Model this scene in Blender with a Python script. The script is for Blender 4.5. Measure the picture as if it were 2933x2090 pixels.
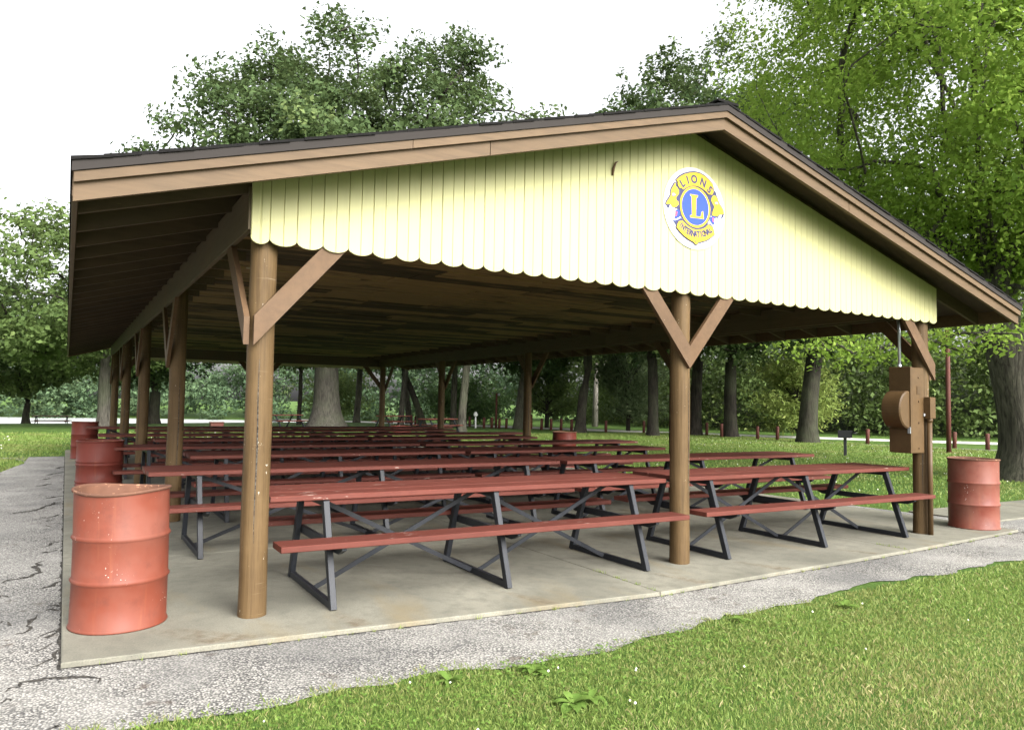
import bpy, bmesh, math, random
import numpy as np
from mathutils import Vector, Matrix

# ---------------------------------------------------------------- camera, sky, sun, exposure
scene = bpy.context.scene
for o in list(bpy.data.objects):
    bpy.data.objects.remove(o)
C = scene.collection

CAM = np.array((-1.1551, -5.4306, 1.4706))
F_PX, YAW, PITCH, ROLL = 2163.9, 0.53195, 0.05199, 0.01673
_f = np.array([math.sin(YAW) * math.cos(PITCH), math.cos(YAW) * math.cos(PITCH), math.sin(PITCH)])
_r = np.array([math.cos(YAW), -math.sin(YAW), 0.0])
_u = np.cross(_r, _f)
CR = _r * math.cos(ROLL) + _u * math.sin(ROLL)
CU = -_r * math.sin(ROLL) + _u * math.cos(ROLL)
cam_data = bpy.data.cameras.new('camera')
cam = bpy.data.objects.new('camera', cam_data)
C.objects.link(cam)
cam.matrix_world = Matrix(((CR[0], CU[0], -_f[0], CAM[0]), (CR[1], CU[1], -_f[1], CAM[1]), (CR[2], CU[2], -_f[2], CAM[2]), (0, 0, 0, 1)))
cam_data.sensor_width = 36.0
cam_data.lens = 36.0 * F_PX / 2933.0
cam_data.clip_start = 0.05
cam_data.clip_end = 2000.0
scene.camera = cam

SUN_EL, SUN_AZ = math.radians(34), math.radians(171)      # azimuth: direction the light comes from, clockwise from +Y
world = bpy.data.worlds.new('World')
scene.world = world
world.use_nodes = True
wn = world.node_tree
wn.nodes.clear()
sky = wn.nodes.new('ShaderNodeTexSky')
sky.sky_type = 'NISHITA'
sky.sun_disc = False
sky.sun_elevation = SUN_EL
sky.sun_rotation = SUN_AZ
sky.air_density = 1.0
sky.dust_density = 6.0
sky.ozone_density = 1.0
hs = wn.nodes.new('ShaderNodeHueSaturation')
hs.inputs['Saturation'].default_value = 0.12            # a closed bright cloud layer: almost no colour left
bg = wn.nodes.new('ShaderNodeBackground')
bg.inputs['Strength'].default_value = 0.15
wo = wn.nodes.new('ShaderNodeOutputWorld')
wn.links.new(sky.outputs['Color'], hs.inputs['Color'])
wn.links.new(hs.outputs['Color'], bg.inputs['Color'])
wn.links.new(bg.outputs['Background'], wo.inputs['Surface'])
sun_data = bpy.data.lights.new('sun', 'SUN')
sun_data.energy = 0.7
sun_data.angle = math.radians(50)
sun_data.color = (1.0, 0.965, 0.90)
sun = bpy.data.objects.new('sun', sun_data)
C.objects.link(sun)
_sd = Vector((math.sin(SUN_AZ) * math.cos(SUN_EL), math.cos(SUN_AZ) * math.cos(SUN_EL), math.sin(SUN_EL)))
sun.rotation_euler = _sd.to_track_quat('Z', 'Y').to_euler()
sun.location = (0, -20, 30)
scene.view_settings.view_transform = 'Standard'
scene.view_settings.look = 'None'
scene.view_settings.gamma = 1.0
scene.view_settings.use_curve_mapping = False
scene.view_settings.exposure = 1.85
scene.render.engine = 'CYCLES'

def ray(u, v):
    d = _f + (u - 1466.5) / F_PX * CR - (v - 1045.0) / F_PX * CU
    return d / np.linalg.norm(d)
def at_dist(u, dist, z=0.0):
    """ground point in the direction of photo column u, at a horizontal distance in metres"""
    d = ray(u, 1165.0)
    k = dist / math.hypot(d[0], d[1])
    return (CAM[0] + d[0] * k, CAM[1] + d[1] * k, z)
def at_z(u, v, z=0.0):
    d = ray(u, v)
    t = (z - CAM[2]) / d[2]
    q = CAM + d * t
    return (q[0], q[1], z)

# ---------------------------------------------------------------- materials
class NT:
    def __init__(s, name):
        s.m = bpy.data.materials.new(name)
        s.m.use_nodes = True
        s.t = s.m.node_tree
        s.t.nodes.clear()
        s.out = s.t.nodes.new('ShaderNodeOutputMaterial')
        s._co = None
    def n(s, typ, **kw):
        nd = s.t.nodes.new(typ)
        for k, v in kw.items():
            if hasattr(nd, k) and k not in nd.inputs:
                setattr(nd, k, v)
            else:
                s.set(nd.inputs[k.replace('_', ' ')] if k.replace('_', ' ') in nd.inputs else nd.inputs[k], v)
        return nd
    def set(s, sock, v):
        if hasattr(v, 'is_linked') or isinstance(v, bpy.types.NodeSocket):
            s.t.links.new(v, sock)
        else:
            if sock.type == 'RGBA' and len(v) == 3:
                v = (*v, 1.0)
            sock.default_value = v
    def coords(s, per_object=True, world=False):
        tc = s.t.nodes.new('ShaderNodeTexCoord')
        if world:
            g = s.t.nodes.new('ShaderNodeNewGeometry')
            return g.outputs['Position']
        if not per_object:
            return tc.outputs['Object']
        oi = s.t.nodes.new('ShaderNodeObjectInfo')
        mul = s.n('ShaderNodeMath', operation='MULTIPLY')
        s.t.links.new(oi.outputs['Random'], mul.inputs[0])
        mul.inputs[1].default_value = 37.0
        add = s.n('ShaderNodeVectorMath', operation='ADD')
        s.t.links.new(tc.outputs['Object'], add.inputs[0])
        s.t.links.new(mul.outputs[0], add.inputs[1])
        return add.outputs[0]
    def scale(s, co, v):
        m = s.n('ShaderNodeVectorMath', operation='MULTIPLY')
        s.t.links.new(co, m.inputs[0])
        m.inputs[1].default_value = v
        return m.outputs[0]
    def noise(s, co, scale, detail=4.0, rough=0.55, dist=0.0):
        nd = s.t.nodes.new('ShaderNodeTexNoise')
        s.t.links.new(co, nd.inputs['Vector'])
        nd.inputs['Scale'].default_value = scale
        nd.inputs['Detail'].default_value = detail
        nd.inputs['Roughness'].default_value = rough
        nd.inputs['Distortion'].default_value = dist
        return nd.outputs['Fac']
    def voronoi(s, co, scale, feature='F1', out='Distance'):
        nd = s.t.nodes.new('ShaderNodeTexVoronoi')
        nd.feature = feature
        s.t.links.new(co, nd.inputs['Vector'])
        nd.inputs['Scale'].default_value = scale
        return nd.outputs[out]
    def ramp(s, fac, a, b, lo=0.0, hi=1.0):
        nd = s.t.nodes.new('ShaderNodeMapRange')
        s.t.links.new(fac, nd.inputs['Value'])
        nd.inputs['From Min'].default_value = a
        nd.inputs['From Max'].default_value = b
        nd.inputs['To Min'].default_value = lo
        nd.inputs['To Max'].default_value = hi
        return nd.outputs['Result']
    def mix(s, fac, a, b, blend='MIX'):
        nd = s.t.nodes.new('ShaderNodeMix')
        nd.data_type = 'RGBA'
        nd.blend_type = blend
        s.set(nd.inputs[0], fac)
        s.set(nd.inputs[6], a)
        s.set(nd.inputs[7], b)
        return nd.outputs[2]
    def math(s, op, a, b=0.0):
        nd = s.t.nodes.new('ShaderNodeMath')
        nd.operation = op
        s.set(nd.inputs[0], a)
        s.set(nd.inputs[1], b)
        return nd.outputs[0]
    def attr(s, name):
        nd = s.t.nodes.new('ShaderNodeAttribute')
        nd.attribute_name = name
        return nd.outputs['Fac']
    def bump(s, h, strength=0.3, dist=0.01):
        nd = s.t.nodes.new('ShaderNodeBump')
        nd.inputs['Strength'].default_value = strength
        nd.inputs['Distance'].default_value = dist
        s.t.links.new(h, nd.inputs['Height'])
        return nd.outputs['Normal']
    def finish(s, color, rough=0.6, normal=None, metallic=0.0, spec=0.4, translucent=None):
        p = s.t.nodes.new('ShaderNodeBsdfPrincipled')
        s.set(p.inputs['Base Color'], color)
        s.set(p.inputs['Roughness'], rough)
        p.inputs['Metallic'].default_value = metallic
        p.inputs['Specular IOR Level'].default_value = spec
        if normal is not None:
            s.t.links.new(normal, p.inputs['Normal'])
        sh = p.outputs[0]
        if translucent:
            tr = s.t.nodes.new('ShaderNodeBsdfTranslucent')
            s.set(tr.inputs['Color'], translucent[0])
            mx = s.t.nodes.new('ShaderNodeMixShader')
            mx.inputs[0].default_value = translucent[1]
            s.t.links.new(sh, mx.inputs[1])
            s.t.links.new(tr.outputs[0], mx.inputs[2])
            sh = mx.outputs[0]
        s.t.links.new(sh, s.out.inputs['Surface'])
        return s.m

def paint(name, base, var, chip, chip_at=0.70, grain=(1, 1, 1), rough=0.55, bump=0.25, chip_scale=26.0):
    """old paint on wood or steel: soft tone drift, grain, flaked spots"""
    t = NT(name)
    co = t.coords()
    g = t.scale(co, grain)
    a = t.noise(co, 2.2, 3)
    b = t.noise(g, 9.0, 5, 0.65)
    col = t.mix(t.ramp(a, 0.3, 0.7), base, var)
    col = t.mix(t.ramp(b, 0.42, 0.72, 0.0, 0.55), col, tuple(x * 0.55 for x in base))
    col = t.mix(t.ramp(t.noise(co, 0.9, 4, 0.65), 0.45, 0.7, 0, 0.35), col, tuple(x * 0.6 + 0.012 for x in base))
    oi = t.t.nodes.new('ShaderNodeObjectInfo')
    tone = t.ramp(oi.outputs['Random'], 0, 1, 0.0, 0.30)
    col = t.mix(tone, col, tuple(x * 0.55 for x in base))
    big = t.noise(co, 3.1, 2)
    ch = t.noise(g, chip_scale, 3, 0.6)
    ch = t.math('ADD', ch, t.ramp(big, 0.3, 0.8, -0.10, 0.07))
    m = t.ramp(ch, chip_at, chip_at + 0.02)
    col = t.mix(m, col, chip)
    nrm = t.bump(t.math('SUBTRACT', b, t.math('MULTIPLY', m, 0.5)), bump, 0.004)
    return t.finish(col, rough, nrm, spec=0.22)

M = {}
def mat_post():
    t = NT('brown_post_paint')
    co = t.coords()
    g = t.noise(t.scale(co, (26, 26, 1.1)), 1.6, 5, 0.7)
    a = t.noise(co, 2.6, 4, 0.6)
    col = t.mix(t.ramp(a, 0.3, 0.7), (0.080, 0.049, 0.021), (0.114, 0.072, 0.032))
    col = t.mix(t.ramp(g, 0.48, 0.74, 0, 0.65), col, (0.036, 0.021, 0.009))
    col = t.mix(t.ramp(g, 0.22, 0.42, 0.35, 0), col, (0.135, 0.091, 0.046))
    hz = t.noise(t.scale(co, (2.5, 2.5, 60)), 1.0, 3, 0.6)
    hm = t.math('MULTIPLY', t.ramp(hz, 0.68, 0.72), t.ramp(t.noise(co, 6.0, 2), 0.48, 0.58))
    col = t.mix(t.math('MULTIPLY', hm, 0.6), col, (0.25, 0.20, 0.14))
    ch = t.math('ADD', t.noise(t.scale(co, (1.4, 1.4, .7)), 40, 3, 0.6), t.ramp(t.noise(co, 5.0, 2), 0.35, 0.75, -0.10, 0.06))
    m = t.ramp(ch, 0.70, 0.715)
    col = t.mix(m, col, (0.42, 0.38, 0.31))
    return t.finish(col, 0.62, t.bump(t.math('SUBTRACT', t.math('MULTIPLY', g, -1.0), t.math('MULTIPLY', m, 0.4)), 0.9, 0.007), spec=0.2)
M['post'] = mat_post()
M['bench'] = paint('bench_red_paint', (0.108, 0.0275, 0.0185), (0.128, 0.038, 0.027), (0.40, 0.31, 0.26), 0.675, (0.30, 2, 2), 0.62, 0.35)
M['steel'] = paint('black_steel', (0.0169, 0.0189, 0.0234), (0.0292, 0.0312, 0.0358), (0.13, 0.10, 0.085), 0.76, (1, 1, 1), 0.45, 0.15)
M['brace'] = paint('brown_brace_paint', (0.1025, 0.0590, 0.0295), (0.1230, 0.0738, 0.0394), (0.40, 0.33, 0.27), 0.715, (2, 2, 2), 0.6, 0.35)
M['beam'] = paint('brown_beam_paint', (0.1063, 0.0750, 0.0413), (0.0875, 0.0725, 0.0438), (0.06, 0.05, 0.035), 0.70, (3, .3, 3), 0.65, 0.4)
M['fascia'] = paint('tan_fascia_paint', (0.108, 0.069, 0.036), (0.121, 0.078, 0.042), (0.60, 0.55, 0.47), 0.765, (0.3, 3, 3), 0.6, 0.2)
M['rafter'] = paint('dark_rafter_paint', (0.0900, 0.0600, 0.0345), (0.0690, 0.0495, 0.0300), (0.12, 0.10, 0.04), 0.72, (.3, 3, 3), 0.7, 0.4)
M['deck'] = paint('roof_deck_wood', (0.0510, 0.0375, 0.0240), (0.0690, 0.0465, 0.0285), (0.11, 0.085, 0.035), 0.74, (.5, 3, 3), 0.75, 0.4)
M['box'] = paint('brown_box_paint', (0.0858, 0.0508, 0.0218), (0.0937, 0.0568, 0.0264), (0.36, 0.25, 0.14), 0.77, (1, 1, 1), 0.42, 0.06)
M['flash'] = NT('dark_metal_flashing').finish((0.034, 0.030, 0.028), 0.85, spec=0.08)
M['white'] = NT('white_enamel').finish((0.50, 0.51, 0.52), 0.5)
M['navy'] = NT('navy_print').finish((0.016, 0.019, 0.075), 0.5)
M['blue'] = NT('blue_print').finish((0.006, 0.040, 0.36), 0.55)
M['gold'] = NT('yellow_print').finish((0.46, 0.30, 0.006), 0.55)
M['redp'] = NT('red_print').finish((0.55, 0.05, 0.09), 0.45)
M['galv'] = NT('galvanised_pipe').finish((0.42, 0.45, 0.48), 0.4, metallic=0.7)
M['grillm'] = NT('grill_iron').finish((0.02, 0.02, 0.022), 0.6)
M['bollard'] = paint('bollard_paint', (0.105, 0.032, 0.023), (0.085, 0.036, 0.026), (0.2, 0.14, 0.1), 0.74, (3, 3, .5), 0.7)
M['lampw'] = NT('white_lamp_globe').finish((0.8, 0.8, 0.78), 0.3)
M['rust'] = paint('rusty_inside', (0.16, 0.075, 0.045), (0.10, 0.05, 0.035), (0.28, 0.15, 0.09), 0.60, (1, 1, 1), 0.85)

def mat_gable():
    t = NT('yellow_board_paint')
    co = t.coords()
    g = t.scale(co, (8, 8, 0.5))
    a = t.noise(co, 1.5, 3)
    b = t.noise(g, 4.0, 4)
    col = t.mix(t.ramp(a, 0.3, 0.7), (0.405, 0.388, 0.192), (0.388, 0.373, 0.184))
    col = t.mix(t.ramp(b, 0.5, 0.9, 0, 0.25), col, (0.35, 0.325, 0.165))
    oi = t.t.nodes.new('ShaderNodeObjectInfo')
    col = t.mix(t.ramp(oi.outputs['Random'], 0, 1, 0, 0.16), col, (0.31, 0.285, 0.14))
    st = t.noise(t.scale(co, (5, 5, .35)), 2.4, 5, .7)
    col = t.mix(t.ramp(st, .56, .78, 0, .28), col, (0.26, 0.245, 0.13))
    sp = t.noise(co, 34.0, 2)
    col = t.mix(t.ramp(sp, 0.775, 0.79), col, (0.25, 0.2, 0.1))
    return t.finish(col, 0.55, t.bump(b, 0.12, 0.003), spec=0.3)
M['gable'] = mat_gable()

def mat_ceiling():
    t = NT('grimy_ceiling_boards')
    co = t.coords()
    oi = t.t.nodes.new('ShaderNodeObjectInfo')
    g = t.scale(co, (0.6, 3.5, 1))
    a = t.noise(g, 2.6, 6, 0.68)
    k = t.math('ADD', a, t.ramp(oi.outputs['Random'], 0, 1, -0.20, 0.20))
    col = t.mix(t.ramp(k, 0.42, 0.58), (0.235, 0.165, 0.072), (0.044, 0.036, 0.020))
    w = t.noise(t.scale(co, (0.5, 12, 1)), 5.0, 3)
    col = t.mix(t.ramp(w, 0.45, 0.75, 0, 0.5), col, (0.10, 0.055, 0.025))
    pk = t.noise(co, 2.3, 2)
    col = t.mix(t.ramp(pk, 0.765, 0.775), col, (0.36, 0.33, 0.25))
    return t.finish(col, 0.8, t.bump(w, 0.3, 0.004), spec=0.2)
M['ceiling'] = mat_ceiling()

def mat_shingle():
    t = NT('asphalt_shingles')
    co = t.coords(False)
    a = t.noise(co, 60, 3)
    return t.finish(t.mix(a, (0.006, 0.006, 0.0065), (0.018, 0.017, 0.016)), 0.9, t.bump(a, 0.4, 0.004), spec=0.05)
M['shingle'] = mat_shingle()

def mat_barrel(name, base, fade, chip_at):
    t = NT(name)
    co = t.coords()
    a = t.noise(co, 2.5, 4, 0.6)
    b = t.noise(t.scale(co, (5, 5, 0.8)), 3.0, 5, 0.65)
    col = t.mix(t.ramp(a, 0.35, 0.7), base, fade)
    col = t.mix(t.ramp(b, 0.50, 0.75, 0, 0.55), col, tuple(x * 0.72 for x in fade))
    st = t.noise(t.scale(co, (9, 9, 0.6)), 2.0, 3)
    col = t.mix(t.ramp(st, 0.62, 0.75, 0, 0.30), col, (0.26, 0.095, 0.045))
    dk = t.noise(co, 6.5, 5, 0.7)
    col = t.mix(t.ramp(dk, 0.52, 0.72, 0, 0.55), col, tuple(x * 0.6 + .01 for x in base))
    big = t.noise(co, 4.0, 2)
    ch = t.math('ADD', t.noise(co, 52, 4, 0.7), t.ramp(big, 0.40, 0.70, -0.10, 0.06))
    m = t.ramp(ch, chip_at, chip_at + 0.015)
    col = t.mix(m, col, (0.62, 0.55, 0.52))
    return t.finish(col, t.ramp(a, 0.3, 0.7, 0.42, 0.62), t.bump(t.math('ADD', a, t.math('MULTIPLY', m, -0.4)), 0.12, 0.01), spec=0.22)
M['barrel_old'] = mat_barrel('faded_red_barrel_paint', (0.148, 0.036, 0.020), (0.172, 0.060, 0.041), 0.69)
M['barrel_new'] = mat_barrel('red_barrel_paint', (0.105, 0.020, 0.013), (0.120, 0.026, 0.018), 0.79)
M['barrel_worn'] = mat_barrel('worn_red_barrel_paint', (0.145, 0.038, 0.025), (0.190, 0.080, 0.057), 0.69)

def mat_concrete():
    t = NT('weathered_concrete')
    co = t.coords(world=True)
    a = t.noise(co, 0.9, 6, 0.6)
    b = t.noise(co, 7.0, 5, 0.6)
    c = t.noise(co, 95.0, 3, 0.7)
    col = t.mix(t.ramp(a, 0.36, 0.68), (0.150, 0.144, 0.113), (0.255, 0.242, 0.190))
    col = t.mix(t.ramp(b, 0.45, 0.72, 0, 0.55), col, (0.098, 0.096, 0.077))
    r = t.noise(t.scale(co, (1.4, 0.5, 1)), 1.1, 4, 0.6)
    col = t.mix(t.ramp(r, 0.55, 0.72, 0, 0.6), col, (0.215, 0.165, 0.085))
    col = t.mix(t.ramp(c, 0.35, 0.7, 0, 0.50), col, (0.075, 0.073, 0.062))
    d = t.noise(co, 24.0, 2)
    col = t.mix(t.ramp(d, 0.77, 0.79), col, (0.09, 0.085, 0.07))
    return t.finish(col, 0.85, t.bump(t.math('ADD', b, c), 0.25, 0.004), spec=0.25)
M['concrete'] = mat_concrete()

def mat_asphalt():
    t = NT('worn_asphalt_with_pale_stones')
    co = t.coords(world=True)
    v = t.voronoi(co, 76.0)
    vc = t.voronoi(co, 76.0, out='Color')
    sep = t.n('ShaderNodeSeparateColor')
    t.t.links.new(vc, sep.inputs[0])
    a = t.noise(co, 1.3, 5, 0.6)
    b = t.noise(co, 5.5, 4, 0.6)
    stone = t.mix(sep.outputs[0], (0.20, 0.193, 0.174), (0.45, 0.432, 0.394))
    stone = t.mix(t.ramp(sep.outputs[1], 0.82, 0.9), stone, (0.10, 0.097, 0.093))
    col = t.mix(t.ramp(v, 0.36, 0.66), stone, (0.062, 0.060, 0.058))
    dust = t.math('ADD', t.ramp(a, 0.40, 0.66), t.ramp(b, 0.45, 0.75, 0, 0.35))
    col = t.mix(t.math('MULTIPLY', dust, 0.42), col, (0.34, 0.328, 0.30))
    br = t.noise(co, 9.0, 3)
    br2 = t.noise(co, 1.7, 3)
    mm = t.math('MULTIPLY', t.ramp(br, 0.58, 0.68), t.ramp(br2, 0.5, 0.6))
    col = t.mix(t.math('MULTIPLY', mm, 0.6), col, (0.07, 0.05, 0.036))
    col = t.mix(t.ramp(t.noise(co, 0.55, 3), 0.52, 0.70, 0, 0.55), col, (0.075, 0.075, 0.076))
    h = t.math('MULTIPLY', v, -1.0)
    return t.finish(col, 0.9, t.bump(h, 0.6, 0.006), spec=0.2)
M['asphalt'] = mat_asphalt()

def mat_crack():
    t = NT('dark_crack')
    co = t.coords(world=True)
    a = t.noise(co, 60, 3)
    return t.finish(t.mix(t.ramp(a, 0.4, 0.7), (0.022, 0.021, 0.020), (0.11, 0.10, 0.085)), 0.95, t.bump(a, 0.8, 0.01), spec=0.1)
M['crack'] = mat_crack()

def mat_lawn():
    t = NT('mown_lawn')
    co = t.coords(world=True)
    a = t.noise(co, 0.35, 5, 0.6)
    b = t.noise(co, 2.6, 5, 0.65)
    c = t.noise(co, 26.0, 4, 0.7)
    d = t.noise(co, 140.0, 2, 0.7)
    col = t.mix(t.ramp(a, 0.35, 0.65), (0.062, 0.124, 0.021), (0.095, 0.162, 0.032))
    col = t.mix(t.ramp(b, 0.5, 0.75, 0, 0.55), col, (0.105, 0.145, 0.036))
    col = t.mix(t.ramp(c, 0.40, 0.75, 0, 0.6), col, (0.030, 0.066, 0.011))
    col = t.mix(t.ramp(d, 0.55, 0.85, 0, 0.5), col, (0.10, 0.155, 0.042))
    return t.finish(col, 0.9, t.bump(t.math('ADD', c, d), 0.7, 0.03), spec=0.15)
M['lawn'] = mat_lawn()

def mat_blade():
    t = NT('grass_blades')
    k = t.attr('tint')
    co = t.coords(world=True)
    a = t.noise(co, 0.62, 4, 0.62)
    g = t.mix(t.ramp(k, 0.0, 0.75), (0.118, 0.198, 0.036), (0.255, 0.322, 0.086))
    g = t.mix(t.ramp(k, 0.80, 0.98), g, (0.36, 0.31, 0.15))
    g = t.mix(t.ramp(a, 0.46, 0.66, 0, 0.65), g, (0.235, 0.225, 0.085))
    return t.finish(g, 0.55, spec=0.25, translucent=(g, 0.35))
M['blade'] = mat_blade()

def mat_leaf(name, dark, light, yellow, trans=0.35):
    t = NT(name)
    k = t.attr('tint')
    g = t.mix(t.ramp(k, 0.0, 0.7), dark, light)
    g = t.mix(t.ramp(k, 0.80, 1.0), g, yellow)
    return t.finish(g, 0.62, spec=0.12, translucent=(t.mix(0.5, g, yellow), trans))
M['leaf_oak'] = mat_leaf('oak_leaves', (0.036, 0.062, 0.022), (0.084, 0.126, 0.046), (0.150, 0.195, 0.070), 0.30)
M['leaf_oak_y'] = mat_leaf('yellowish_oak_leaves', (0.054, 0.088, 0.026), (0.125, 0.180, 0.056), (0.215, 0.265, 0.085), 0.32)
M['leaf_dark'] = mat_leaf('dark_tree_leaves', (0.027, 0.050, 0.019), (0.068, 0.108, 0.039), (0.130, 0.178, 0.060), 0.28)
M['leaf_maple'] = mat_leaf('maple_leaves', (0.105, 0.185, 0.024), (0.225, 0.345, 0.054), (0.38, 0.49, 0.105), 0.52)
M['leaf_far_haze'] = mat_leaf('hazy_far_leaves', (0.046, 0.082, 0.044), (0.108, 0.165, 0.082), (0.20, 0.26, 0.11), 0.25)  # distance haze mixed into the leaf colour as extra blue
M['leaf_juniper'] = mat_leaf('juniper_sprays', (0.0924, 0.1392, 0.0288), (0.1980, 0.2580, 0.0636), (0.3300, 0.3696, 0.1056), 0.3)
M['leaf_pine'] = mat_leaf('pine_sprays', (0.040, 0.085, 0.026), (0.085, 0.150, 0.045), (0.15, 0.21, 0.07), 0.25)
M['leaf_grey'] = mat_leaf('grey_green_leaves', (0.0660, 0.1020, 0.0420), (0.1260, 0.1740, 0.0816), (0.2040, 0.2400, 0.1200), 0.3)
M['weed'] = mat_leaf('broad_weed_leaves', (0.088, 0.172, 0.030), (0.150, 0.235, 0.050), (0.22, 0.30, 0.075), 0.35)
M['flower'] = NT('clover_flower_heads').finish((0.70, 0.68, 0.60), 0.7)

def mat_bark(name, a, b, sc=1.0):
    t = NT(name)
    co = t.coords()
    n1 = t.noise(t.scale(co, (7 * sc, 7 * sc, 0.9 * sc)), 2.2, 6, 0.65, 0.4)
    n2 = t.noise(co, 0.8, 3)
    col = t.mix(t.ramp(n1, 0.34, 0.64), a, b)
    col = t.mix(t.ramp(n2, 0.45, 0.7, 0, 0.35), col, (0.085, 0.10, 0.055))
    return t.finish(col, 0.9, t.bump(n1, 0.9, 0.05), spec=0.15)
M['bark_dark'] = mat_bark('dark_bark', (0.0097, 0.0083, 0.0067), (0.0390, 0.0338, 0.0263))
M['bark_oak'] = mat_bark('grey_oak_bark', (0.0270, 0.0240, 0.0195), (0.1013, 0.0930, 0.0765))
M['bark_maple'] = mat_bark('maple_bark', (0.0223, 0.0203, 0.0162), (0.0963, 0.0891, 0.0688))
M['bark_pale'] = mat_bark('pale_bark', (0.13, 0.12, 0.10), (0.28, 0.26, 0.22))

def mat_water():
    t = NT('lake_water')
    co = t.coords(world=True)
    a = t.noise(t.scale(co, (1, 0.35, 1)), 1.6, 4)
    return t.finish((0.40, 0.42, 0.40), 0.42, t.bump(a, 1.0, 0.25), spec=0.6)  # pale base colour carries the reflected sky
M['water'] = mat_water()
def mat_road():
    t = NT('pale_gravel_road')
    co = t.coords(world=True)
    a = t.noise(co, 2.0, 5)
    return t.finish(t.mix(a, (0.48, 0.47, 0.42), (0.64, 0.62, 0.56)), 0.9)
M['road'] = mat_road()
def mat_stain():
    t = NT('rust_stain')
    co = t.coords(world=True)
    a = t.noise(co, 14, 4, .65)
    e = t.attr('tint')
    d = t.t.nodes.new('ShaderNodeBsdfDiffuse'); d.inputs['Color'].default_value = (0.21, 0.115, 0.045, 1)
    tr = t.t.nodes.new('ShaderNodeBsdfTransparent'); mx = t.t.nodes.new('ShaderNodeMixShader')
    t.t.links.new(t.math('MULTIPLY', e, t.ramp(a, .35, .7, 0, .38)), mx.inputs[0])
    t.t.links.new(tr.outputs[0], mx.inputs[1]); t.t.links.new(d.outputs[0], mx.inputs[2]); t.t.links.new(mx.outputs[0], t.out.inputs['Surface'])
    return t.m
M['stain'] = mat_stain()
M['backing'] = mat_bark('dark_woods_backing', (0.012, 0.018, 0.007), (0.030, 0.040, 0.015))  # dark colour of the added backing, stands in for the woods' shaded depth

# ---------------------------------------------------------------- mesh helpers
def link(name, me, m, parent=None):
    o = bpy.data.objects.new(name, me)
    C.objects.link(o)
    if m is not None and len(me.materials) == 0:
        me.materials.append(M[m] if isinstance(m, str) else m)
    if parent is not None:
        o.parent = parent
    return o
def tag(o, label=None, cat=None, group=None, kind=None):
    if label: o['label'] = label
    if cat: o['category'] = cat
    if group: o['group'] = group
    if kind: o['kind'] = kind
    return o
def empty(name, loc=(0, 0, 0), rz=0.0):
    o = bpy.data.objects.new(name, None)
    C.objects.link(o)
    o.location = loc
    o.rotation_euler = (0, 0, rz)
    o.empty_display_size = 0.2
    return o
def copy_tree(o, parent=None):
    c = o.copy()
    C.objects.link(c)
    c.parent = parent
    for ch in [x for x in bpy.data.objects if x.parent is o]:
        copy_tree(ch, c)
    return c

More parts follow.
